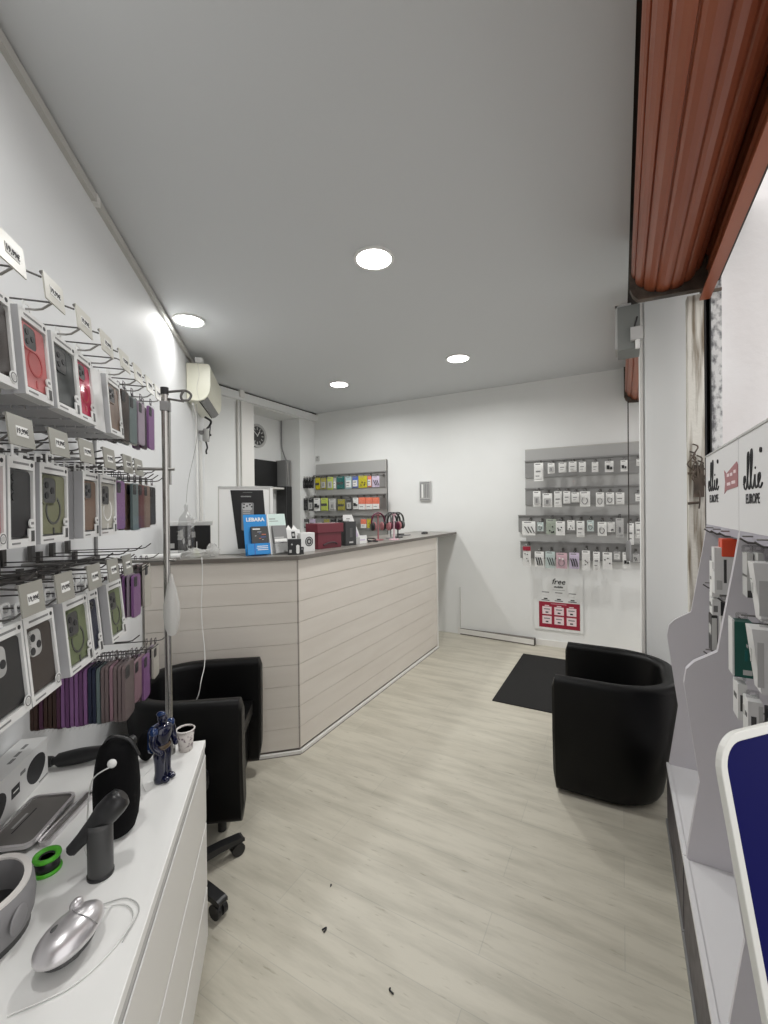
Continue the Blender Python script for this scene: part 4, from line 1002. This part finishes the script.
# ================================================================== BACK WALL: METAL BOX, POSTER
t = thing('wall_vent', 'small ribbed grey metal box alone on the back wall above the counter', 'vent', (-2.345, 5.42, 1.90), 0)
part('frame', MB().box(-.082, .082, -.03, 0, -.135, .135, 'light_grey'), t, .004)
b = MB()
for x in (-.062, -.012, .012, .036, .06): b.box(x-.006, x+.006, -.034, -.03, -.095, .095, 'mid_grey')
b.box(-.048, -.024, -.033, -.03, -.09, .09, 'paper'); b.box(-.07, .07, -.035, -.03, .105, .118, 'mid_grey'); b.box(-.07, .07, -.035, -.03, -.122, -.11, 'mid_grey')
part('rib', b, t)
t = thing('tariff_poster', 'white tariff poster with a dark red price grid under the right wall display', 'poster', (0, 5.408, 0), 0)
part('sheet', MB().box(-.93, -.39, -.0015, 0, .195, .85, 'wall_paint'), t)
b = MB().box(-.875, -.425, -.0045, -.003, .225, .53, 'poster_red'); b.box(-.74, -.57, -.005, -.0045, .508, .514, 'rose')
for ix in range(3):
    for iz in range(2):
        x = -.785+.135*ix; z = .428-.112*iz
        b.box(x-.052, x+.052, -.006, -.0045, z-.046, z+.046, 'pink_label'); b.box(x-.034, x+.034, -.0066, -.006, z+.010, z+.022, 'grey_ink'); b.box(x-.016, x+.016, -.0066, -.006, z-.030, z-.014, 'ink')
    b.box(-.785+.135*ix-.025, -.785+.135*ix+.025, -.0058, -.0045, .480, .490, 'pink_label')
part('price_grid', b, t)
b = MB().text('free', .092, 'ink', T(-.655, -.0036, .775), .0006, shear=.25, bold=.001); b.text('mobile', .036, 'ink', T(-.655, -.0036, .715), .0006, bold=.001); b.box(-.72, -.585, -.0036, -.003, .675, .679, 'grey_ink')
for ix in range(3):
    x = -.80+.148*ix
    b.box(x-.04, x+.04, -.0036, -.003, .640, .650, 'grey_ink'); b.box(x-.02, x+.022, -.0036, -.003, .560, .574, 'ink'); b.box(x-.045, x+.045, -.0036, -.003, .545, .553, 'ink'); b.box(x-.03, x+.02, -.0036, -.003, .606, .609, 'light_grey')
part('print', b, t)

# ================================================================== WALL DISPLAYS
def pack(label, x, y, z0, z1, w, card, items, group, blister='clear_film', seed=0, rz=0.):
    """hanging blister pack: card, moulded goods, hang tab"""
    rnd = random.Random(seed)
    t = thing('accessory_pack', label, 'accessory pack', (x, y, z1), rz, group)
    h = z1-z0; head = min(.035, h*.2)
    b = MB().box(-w/2, w/2, 0, .003, -h, 0, card); b.box(-w*.36, w*.2, -.0006, 0, -head*.6, -head*.3, 'grey_ink')
    part('card', b, t)
    b = MB()
    zc = -h/2-head/2; hh = h-head
    if items == 'cable':
        for k in range(rnd.randint(2, 3)):
            x0 = (k-1)*w*.24
            b.tube([(x0-w*.12, -.008, zc+hh*.30), (x0+w*.02, -.010, zc), (x0+w*.10, -.008, zc-hh*.32)], w*.055, 'ink', 8)
    elif items == 'dots':
        for k in range(4):
            b.ball((rnd.uniform(-.3, .3)*w, -.006, zc+rnd.uniform(-.36, .36)*hh), w*.075, .006, w*.085, 'ink', 10)
    elif items == 'plug':
        b.box(-w*.30, w*.02, -.022, 0, zc-w*.22, zc+w*.28, 'ink'); b.box(w*.12, w*.34, -.016, 0, zc-w*.26, zc+w*.08, 'ink')
    elif items == 'buds':
        b.tube(catmull([(-w*.2, -.006, zc+hh*.3), (-w*.28, -.006, zc-hh*.1), (0, -.006, zc-hh*.3), (w*.26, -.006, zc-hh*.05), (w*.1, -.006, zc+hh*.25)], 5), .004, 'mid_grey', 6)
        b.ball((-w*.2, -.009, zc+hh*.3), .01, .008, .012, 'white_plastic', 10); b.ball((w*.1, -.009, zc+hh*.25), .01, .008, .012, 'white_plastic', 10)
    elif items == 'spray':
        for k in range(3): b.tube([(w*(-.3+.25*k), -.006, zc+hh*.28), (w*(.0+.22*k), -.006, zc-hh*.28)], .005, 'ink', 6)
    elif items == 'window':
        b.box(-w*.34, w*.34, -.012, 0, zc-hh*.34, zc+hh*.30, 'light_grey'); b.box(-w*.12, w*.14, -.014, -.012, zc-hh*.2, zc+hh*.16, 'mid_grey')
    elif items == 'label':
        b.box(-w*.4, w*.4, -.01, 0, zc-hh*.36, zc+hh*.34, 'white_plastic'); b.box(-w*.3, w*.24, -.0108, -.01, zc+hh*.08, zc+hh*.18, 'grey_ink'); b.box(-w*.3, w*.1, -.0108, -.01, zc-hh*.2, zc-hh*.14, 'grey_ink')
    elif items == 'stripe':
        b.box(-w*.42, w*.42, -.012, 0, zc-hh*.42, zc+hh*.42, card); b.box(-w*.42, w*.42, -.0126, -.012, zc-hh*.05, zc+hh*.2, 'dark_grey')
    elif items == 'split':
        b.box(-w*.48, w*.48, -.014, 0, -h, -h*.55, 'paper'); b.box(-w*.48, w*.48, -.014, 0, -h*.55, 0, card); b.box(-w*.3, w*.2, -.0146, -.014, -h*.8, -h*.74, 'grey_ink')
    part('goods', b, t)
    b = MB().box(-w*.46, w*.46, -.020, -.0195, -h*.97, -head, blister); b.ring(rrect(.030, .026, .006, 3, 0, .012), rrect(.014, .010, .004, 3, 0, .014), .0, .002, 'y', 'clear_bag')
    part('blister', b, t)
    return t

R1 = [[-0.883, -0.782, 1.962, 2.201], [-0.734, -0.66, 2.044, 2.191], [-0.619, -0.537, 2.05, 2.191], [-0.51, -0.43, 2.049, 2.193], [-0.408, -0.338, 2.044, 2.186], [-0.279, -0.215, 2.037, 2.177], [-0.151, -0.069, 2.03, 2.176], [-0.003, 0.061, 2.029, 2.177], [0.143, 0.19, 2.08, 2.184]]
R2 = [[-0.897, -0.814, 1.668, 1.875], [-0.794, -0.69, 1.659, 1.847], [-0.67, -0.588, 1.657, 1.867], [-0.569, -0.497, 1.698, 1.864], [-0.487, -0.407, 1.708, 1.849], [-0.402, -0.299, 1.661, 1.858], [-0.24, -0.161, 1.659, 1.841], [-0.144, -0.066, 1.68, 1.838], [-0.051, 0.03, 1.678, 1.835], [0.131, 0.19, 1.708, 1.818]]
R3 = [[-1.025, -0.874, 1.332, 1.526], [-0.854, -0.787, 1.382, 1.514], [-0.758, -0.652, 1.348, 1.55], [-0.651, -0.556, 1.338, 1.526], [-0.532, -0.456, 1.398, 1.537], [-0.438, -0.358, 1.323, 1.53], [-0.329, -0.264, 1.389, 1.537], [-0.227, -0.139, 1.341, 1.521], [-0.132, -0.06, 1.381, 1.521], [-0.051, 0.021, 1.327, 1.56], [0.057, 0.115, 1.252, 1.508], [0.129, 0.19, 1.32, 1.522]]
R4 = [[-1.016, -0.929, 0.966, 1.231], [-0.887, -0.786, 0.961, 1.174], [-0.77, -0.669, 0.956, 1.178], [-0.649, -0.537, 0.963, 1.17], [-0.514, -0.413, 0.966, 1.175], [-0.386, -0.305, 0.954, 1.203], [-0.272, -0.207, 0.96, 1.195], [-0.181, -0.091, 0.978, 1.192], [-0.075, -0.012, 1.082, 1.202], [0.009, 0.078, 0.999, 1.198], [0.105, 0.165, 1.069, 1.186]]
K1 = ['label', 'window', 'label', 'label', 'label', 'label', 'plug', 'plug', 'label']
K2 = ['window', 'window', 'label', 'label', 'label', 'buds', 'buds', 'buds', 'label', 'label']
K3 = ['spray', 'buds', 'dots', 'dots', 'dots', 'label', 'buds', 'buds', 'dots', 'window', 'label', 'label']
K4 = ['label', 'cable', 'spray', 'buds', 'cable', 'dots', 'label', 'dots', 'label', 'plug', 'cable']
C3 = ['paper', 'pack_mint', 'pack_green', 'paper', 'paper', 'paper', 'pack_mint', 'paper', 'paper', 'light_grey', 'paper', 'paper']
C4 = ['poster_red', 'paper', 'pack_mint', 'rose', 'lilac_p', 'paper', 'paper', 'paper', 'light_grey', 'paper', 'light_grey']
NICE = {'label': 'white boxed', 'window': 'white windowed', 'plug': 'white card with black plug', 'buds': 'white earphone', 'spray': 'striped pen-like', 'dots': 'white dotted', 'cable': 'dark cable'}
disp = thing('wall_display', 'grey hook display panel of accessories on the right of the back wall', 'display panel', (0, 0, 0))
b = MB().box(-1.016, .30, 5.385, 5.405, 1.20, 2.352, 'panel_grey'); b.box(-1.016, .30, 5.383, 5.405, 2.352, 2.36, 'trunking')
part('backing', b, disp)
for z, x0 in ((2.215, -1.016), (1.885, -1.016), (1.56, -1.10), (1.245, -1.08)):
    part('rail', MB().box(x0, .30, 5.355, 5.385, z-.008, z+.008, 'rail_and_shade_grey').box(x0, .30, 5.372, 5.385, z-.20, z-.008, 'rail_and_shade_grey'), disp)  # rail, plus a wide dark strip painting pack shade on the backing
WRN = ['top', 'second', 'third', 'bottom']
for ri, (R, K, zr) in enumerate(((R1, K1, 2.215), (R2, K2, 1.885), (R3, K3, 1.56), (R4, K4, 1.245))):
    for i, (x0, x1, z0, z1) in enumerate(R):
        card = 'paper' if ri < 2 else (C3 if ri == 2 else C4)[i]
        lab = '%s pack, %s from left, %s row, right wall display' % (NICE[K[i]], ORD[i], WRN[ri])
        if i == len(R)-1: lab = '%s pack at the right end, %s row, right wall display' % (NICE[K[i]], WRN[ri])
        if ri == 3 and i == 0: lab = 'red-topped white pack, first from left, bottom row, right wall display'
        xc = (x0+x1)/2; w = x1-x0
        z1b = z1-.03
        if ri == 3 and i == 0:
            t = pack(lab, xc, 5.20, z0, z1b, w, 'paper', 'dots', 'packs on the right wall display', seed=1)
            part('header_card', MB().box(-w/2, w/2, -.006, -.001, -.05, 0, 'poster_red'), t)
        else:
            pack(lab, xc, 5.20+.012*((i*7) % 3), z0, z1b, w, card, K[i], 'packs on the right wall display', seed=ri*20+i, rz=((i*37) % 7-3)*.03)
        hz = z1b+.014
        part('hook', MB().tube([(xc, 5.375, hz), (xc, 5.20, hz), (xc, 5.185, hz+.012)], .003, 'steel', 6).box(xc-.012, xc+.012, 5.352, 5.362, hz-.01, hz+.03, 'dark_wire'), disp)

SF = .977
def S(z): return 1.65+(z-1.65)*SF
L1 = [[-4.349, -4.3, 2.0, 2.179], [-4.295, -4.249, 1.998, 2.176], [-4.241, -4.198, 1.996, 2.174], [-4.19, -4.144, 1.995, 2.171], [-4.111, -4.022, 1.971, 2.174], [-4.002, -3.911, 1.973, 2.168], [-3.884, -3.779, 1.963, 2.173], [-3.769, -3.729, 1.967, 2.157], [-3.711, -3.574, 1.962, 2.174], [-3.552, -3.452, 1.965, 2.166], [-3.427, -3.339, 1.976, 2.16], [-3.325, -3.185, 1.971, 2.165], [-3.171, -3.113, 1.978, 2.157], [-3.096, -2.981, 1.973, 2.153]]
L2 = [[-4.346, -4.262, 1.654, 1.865], [-4.251, -4.16, 1.647, 1.863], [-4.141, -4.027, 1.646, 1.86], [-4.006, -3.88, 1.645, 1.861], [-3.86, -3.736, 1.644, 1.847], [-3.697, -3.571, 1.648, 1.834], [-3.545, -3.445, 1.647, 1.849], [-3.424, -3.337, 1.665, 1.85], [-3.323, -3.211, 1.658, 1.853], [-3.204, -3.096, 1.66, 1.85], [-3.089, -2.985, 1.663, 1.847]]
L3 = [[-4.341, -4.245, 1.381, 1.543], [-4.23, -4.119, 1.382, 1.543], [-4.091, -3.982, 1.384, 1.547], [-3.955, -3.859, 1.385, 1.539], [-3.833, -3.728, 1.387, 1.546], [-3.702, -3.598, 1.388, 1.546], [-3.29, -3.203, 1.392, 1.538], [-3.19, -3.117, 1.393, 1.545]]
LC1 = [('black_plastic', 'stripe', 'slim black')]*4+[('yellow', 'stripe', 'yellow and black'), ('olive_y', 'window', 'olive yellow'), ('lime', 'window', 'lime green'), ('light_grey', 'label', 'narrow grey'), ('deep_teal', 'stripe', 'dark green'), ('pale_teal', 'label', 'pale teal'), ('label_blue', 'label', 'blue and white'), ('yellow', 'dots', 'bright yellow'), ('salmon', 'label', 'narrow orange'), ('lilac_p', 'spray', 'white and purple')]
LC2 = [('black_plastic', 'dots', 'black'), ('black_plastic', 'window', 'black framed'), ('paper', 'plug', 'black and white'), ('lime', 'stripe', 'lime'), ('light_grey', 'window', 'grey white'), ('olive_y', 'stripe', 'dark olive'), ('dark_grey', 'window', 'charcoal'), ('paper', 'plug', 'white'), ('salmon', 'split', 'coral topped'), ('salmon', 'split', 'coral topped'), ('salmon', 'split', 'coral topped')]
LC3 = [('dark_grey', 'window', 'dark'), ('lilac_p', 'stripe', 'grey lilac'), ('mid_grey', 'window', 'grey'), ('olive_y', 'window', 'tan'), ('black_plastic', 'window', 'black'), ('black_plastic', 'stripe', 'black striped'), ('salmon', 'split', 'orange'), ('yellow', 'dots', 'yellow orange')]
disp2 = thing('wall_display', 'grey hook display panel of accessories on the left of the back wall', 'display panel', (0, 0, 0))
b = MB().box(-4.20, -2.935, 5.385, 5.405, 1.20, 2.366, 'panel_grey'); b.box(-4.20, -2.935, 5.383, 5.405, 2.366, 2.374, 'trunking'); b.box(-2.942, -2.935, 5.383, 5.405, 1.2, 2.37, 'trunking')
part('backing', b, disp2)
for z in (2.20, 1.88, 1.57):
    part('rail', MB().box(-4.235, -2.94, 5.355, 5.385, z-.008, z+.008, 'rail_and_shade_grey').box(-4.20, -2.94, 5.372, 5.385, z-.22, z-.008, 'rail_and_shade_grey'), disp2)  # second box paints the shade below each rail
for ri, (R, K) in enumerate(((L1, LC1), (L2, LC2), (L3, LC3))):
    for i, (x0, x1, z0, z1) in enumerate(R):
        card, it, nm = K[i]
        xc = (x0+x1)/2*SF; w = (x1-x0)*SF
        lab = '%s pack, %s from left, %s row, left wall display' % (nm, ORD[i], WRN[ri] if ri < 2 else 'lowest')
        z1b = S(z1)-.022
        pack(lab, xc, 5.13, S(z0), z1b, w, card, it, 'packs on the left wall display', seed=100+ri*20+i)
        hz = z1b+.014
        part('hook', MB().tube([(xc, 5.375, hz), (xc, 5.13, hz), (xc, 5.118, hz+.012)], .003, 'steel', 6).box(xc-.012, xc+.012, 5.352, 5.362, hz-.01, hz+.03, 'dark_wire'), disp2)

# ================================================================== WHITE DISPLAY STANDS (right)
PROF = [(.373, 1.90), (.373, 1.555), (.358, 1.45), (.306, 1.115), (.235, 1.066), (.211, 1.035), (.203, .98), (.249, .62), (.206, .31), (.200, 0), (.60, 0), (.60, 1.90)]
RZ_S = -pi/2
def ellie_logo(b, M, s, m='ink'):
    """handwritten word, drawn as one flattened tube in x (right), z (up)"""
    P = [(-.50, .12), (-.43, .16), (-.385, .24), (-.41, .31), (-.46, .29), (-.475, .16), (-.44, .02), (-.37, .0), (-.31, .08), (-.235, .42), (-.19, .74), (-.215, .86), (-.255, .78), (-.27, .45), (-.255, .12), (-.20, .0), (-.14, .05), (-.06, .38), (-.015, .76), (-.045, .90), (-.085, .80), (-.105, .45), (-.09, .12), (-.03, .0), (.04, .05), (.10, .22), (.115, .30), (.115, .12), (.15, .01), (.22, .03), (.30, .12), (.365, .22), (.345, .31), (.29, .29), (.265, .16), (.30, .02), (.38, .0), (.46, .09)]
    pts = catmull([(x*s, 0, z*s*.6) for x, z in P], 5)
    b.tube(pts, .0125*s, m, 6, M=M, flat=1.0)
    b.ball((.125*s, 0, .27*s), .02*s, .01*s, .02*s, m, 8, M=M)
    b.ring(circ(.035*s, 12, .40*s, .48*s), circ(.022*s, 12, .40*s, .48*s), -.003, .001, 'y', m, M=M)
    return b
def stand(label, ya, yb, flag):
    """occupies Y from yb (near) to ya (far)"""
    t = thing('display_stand', label, 'display stand', (0, 0, 0))
    for y in (ya-.012, yb+.001):
        part('side_panel', MB().prism(PROF, y, y+.011, 'y', 'stand_white'), t, .0015)
    i0, i1 = yb+.012, ya-.012
    part('back_panel', MB().box(.555, .57, i0, i1, .31, 1.90, 'stand_inner'), t)
    M = T(.372, (ya+yb)/2, 0) @ Matrix.Rotation(RZ_S, 4, 'Z')       # front -y faces -X, +x towards the camera
    hw = (ya-yb)/2
    h = part('header', MB().box(-hw+.004, hw-.004, 0, .16, 1.56, 1.90, 'stand_white_top', M=M).box(-hw+.004, hw-.004, -.004, 0, 1.892, 1.90, 'light_grey', M=M).box(-hw+.012, hw-.012, .0, .15, 1.530, 1.56, 'stand_inner', M=M), t, .001)
    b = MB()
    if flag:
        ellie_logo(b, M @ T(-.130, -.001, 1.722), .255, 'ink'); part('logo', b, h); b = MB(); b.text('EUROPE', .050, 'ink', M @ T(-.13, -.0012, 1.682), .0006, bold=.0006, sx=1.15)
        part('logo_text', b, h); b = MB()
        b.prism([(.105, 1.795), (.14, 1.778), (.32, 1.812), (.335, 1.80), (.335, 1.72), (.14, 1.712), (.105, 1.70), (.122, 1.745)], -.002, 0, 'y', 'flag_red', M=M)
        for x, z, w in ((.16, 1.765, .04), (.215, 1.765, .04), (.275, 1.772, .035), (.16, 1.73, .06), (.24, 1.733, .06)): b.box(x, x+w, -.0028, -.002, z, z+.012, 'pink_label', M=M)
        part('flag_print', b, h)
    else:
        ellie_logo(b, M @ T(-.148, -.001, 1.706), .235, 'ink'); part('logo', b, h); b = MB(); b.text('EUROPE', .046, 'ink', M @ T(-.155, -.0012, 1.671), .0006, bold=.0006)
        part('logo_text', b, h)
    part('tray', MB().box(.208, .555, i0, i1, .29, .312, 'stand_white_top').box(.198, .206, i0, i1, .012, .308, 'toe_dark').box(.196, .212, yb+.0015, ya-.0015, .296, .316, 'stand_white_top'), t)
    part('toe_rail', MB().box(.192, .2, yb+.002, ya-.002, 0, .02, 'mid_grey'), t)
    def hk(y, x, z):
        part('hook', MB().tube([(.552, y, z), (x+.02, y, z), (x, y, z+.015)], .0035, 'dark_wire', 6).tube([(.552, y+.02, z+.02), (x+.01, y+.02, z+.02)], .003, 'steel', 6), t)
    for z, x in ((1.53, .335), (1.272, .33), (.96, .33)):
        for f in (.2, .45, .7): hk(yb+(ya-yb)*f, x, z)
    part('hook_bar', MB().box(.53, .553, i0, i1, 1.515, 1.545, 'dark_wire').box(.53, .553, i0, i1, 1.262, 1.285, 'dark_wire').box(.53, .553, i0, i1, .95, .975, 'dark_wire'), t)
    return t
stand('white accessory display stand further from the camera, with a red flag on its header', 2.66, 1.9755, True)
stand('white accessory display stand nearest the camera, beside the blue sign', 1.9745, 1.29, False)
def sbox(label, x0, x1, y0, y1, z0, z1, m, prints=(), tilt=0., name='accessory_box', sub=None, skew=0.):
    """box hanging on a stand hook: near face (normal -Y) carries the print"""
    t = thing(name, label, 'accessory box', ((x0+x1)/2, (y0+y1)/2, z1), 0, None, 0, tilt)
    w = (x1-x0)/2; h = z1-z0; dy = (y1-y0)/2
    part('box_body', MB().prism([(-w, 0), (w, 0), (w+skew, -h), (-w+skew, -h)], -dy, dy, 'y', m), t, .0015)
    b = MB()
    for px0, px1, pz0, pz1, pm in prints:
        b.box(-w+2*w*px0+skew*.5, -w+2*w*px1+skew*.5, -dy-.0008, -dy, -h+h*pz0, -h+h*pz1, pm)
        b.box(-w-.0006, -w+.0006, -dy+2*dy*px0, -dy+2*dy*px1, -h*.55+h*.3*pz0, -h*.55+h*.3*pz1, pm)
    if prints: part('print', b, t)
    part('hang_tab', MB().ring(rrect(.03, .026, .006, 3, 0, .011), rrect(.013, .009, .003, 3, 0, .013), -.001, .001, 'y', 'clear_bag'), t)
    return t
t = sbox('white pack with red-orange top hanging on the far stand', .322, .392, 2.12, 2.18, 1.30, 1.485, 'carton_white', ((.42, .55, .25, .75, 'dark_grey'), (.1, .35, .1, .3, 'light_grey')), skew=-.0)
part('orange_lid', MB().box(-.012, .037, -.034, .034, -.035, .035, 'orange_red'), t, .003)
sbox('white pack with barcode leaning behind the orange-topped one', .325, .35, 2.20, 2.25, 1.275, 1.42, 'paper', ((.2, .8, .1, .4, 'grey_ink'),))
sbox('small mixed white pack in the second row of the far stand', .326, .372, 2.20, 2.26, 1.20, 1.265, 'carton_white', ((.1, .4, .2, .6, 'grey_ink'), (.6, .95, .0, .9, 'ink')))
sbox('white pack end showing in the second row behind the small mixed one', .34, .39, 2.30, 2.36, 1.18, 1.27, 'carton_white', ((.5, .9, .2, .8, 'dark_grey'),))
sbox('grey phone-like pack with black edge low on the far stand', .336, .358, 2.29, 2.36, 1.02, 1.178, 'black_plastic', ((.05, .85, .06, .94, 'light_grey'),))
sbox('plain white pack beside the phone-like pack low on the far stand', .362, .385, 2.24, 2.30, 1.035, 1.19, 'carton_white')
sbox('slim grey pack hanging first on the top hooks of the near stand', .355, .369, 1.78, 1.84, 1.352, 1.497, 'light_grey', ((.05, .95, .0, .16, 'dark_grey'),))
sbox('slim grey pack hanging second on the top hooks of the near stand', .374, .388, 1.74, 1.80, 1.354, 1.50, 'light_grey', ((.05, .95, .0, .16, 'dark_grey'),))
sbox('large white pack at the top right of the near stand', .322, .42, 1.55, 1.61, 1.325, 1.489, 'carton_white', ((.04, .25, .1, .7, 'light_grey'), (.3, .6, .84, .9, 'grey_ink')), skew=.018)
t = sbox('dark green pack with white flank on the near stand', .300, .344, 1.66, 1.71, 1.128, 1.297, 'green_box', ((.45, .95, .05, .14, 'light_grey'), (.55, .7, .3, .5, 'deep_teal')))
part('white_flank', MB().box(-.028, -.0225, -.027, .027, -.165, .006, 'carton_white'), t, .001)
sbox('white slanted pack right of the dark green pack', .308, .385, 1.50, 1.57, 1.14, 1.314, 'carton_white', ((.02, .2, .1, .8, 'light_grey'), (.55, .8, .6, .75, 'grey_ink')), skew=.02)
sbox('lower left white box with a dark circle on the near stand', .308, .331, 1.665, 1.73, .995, 1.105, 'carton_white', ((.25, .8, .25, .7, 'dark_grey'),))
sbox('lower right white box with a dark circle on the near stand', .318, .352, 1.595, 1.655, .975, 1.082, 'carton_white', ((.2, .55, .2, .6, 'dark_grey'), (.7, 1., 0, .9, 'light_grey')))
sbox('black box at the lower right of the near stand above the blue sign', .360, .40, 1.56, 1.62, .985, 1.07, 'black_plastic', ((.1, .4, .5, .9, 'light_grey'),))

# ================================================================== BLUE SIGN
ph_ = radians(47); u = Vector((cos(ph_), sin(ph_), 0)); TL = Vector((.124, .82, 0))
SW, SH = .50, 1.315
c = TL+u*(SW/2)
t = thing('pavement_sign', 'deep blue pavement sign with rounded white border in the lower right corner', 'sign', (c.x, c.y, 0), ph_)
zc0 = .10
cl = radians(-10.5)
Mz = T(0, -.235, 0) @ Matrix.Rotation(cl, 4, 'X')
hh = (SH-zc0)/1.0
mid = zc0+hh/2
part('border', MB().ring(rrect(SW, hh, .055, 8, 0, mid), rrect(SW-.028, hh-.028, .038, 8, 0, mid), -.005, .005, 'y', 'sign_white', M=Mz), t, .0015)
b = MB().prism(rrect(SW-.026, hh-.026, .038, 8, 0, mid), -.002, .004, 'y', 'sign_blue', M=Mz)
b.prism(rrect(.30, .05, .02, 6, .07, mid+.43), -.003, -.002, 'y', 'sign_white', M=Mz)
part('panel', b, t)
for sx in (-1, 1):
    part('foot', MB().box(sx*.17-.02, sx*.17+.02, -.29, .07, 0, .03, 'mid_grey').cyl((sx*.17, -.23, .02), (sx*.17, -.214, .13), .014, 'mid_grey', seg=10), t, .004)

# ================================================================== SCRAPS ON THE FLOOR
for i, (x, y) in enumerate(((-1.03, 1.34), (-.70, 1.275), (-1.137, 1.52))):
    random.seed(50+i)
    b = MB().tube(catmull([(random.uniform(-.012, .012), random.uniform(-.012, .012), .003) for _ in range(4)], 4), .003 if i < 2 else .002, 'ink', 6)
    solo('floor_scrap', b, ('curled black scrap on the floor left of centre', 'dark scrap on the floor nearest the camera', 'tiny speck on the floor nearest the counter')[i], 'scrap', (x, y, 0))

# ================================================================== LIGHT
w = bpy.data.worlds.new('world'); SC.world = w; w.use_nodes = True
bg = w.node_tree.nodes['Background']; bg.inputs['Color'].default_value = (1, .985, .975, 1); bg.inputs['Strength'].default_value = 1.3
SC.view_settings.view_transform = 'Standard'
SC.view_settings.look = 'None'
SC.view_settings.exposure = 0.25
SC.view_settings.gamma = 1.0
SC.view_settings.use_curve_mapping = False
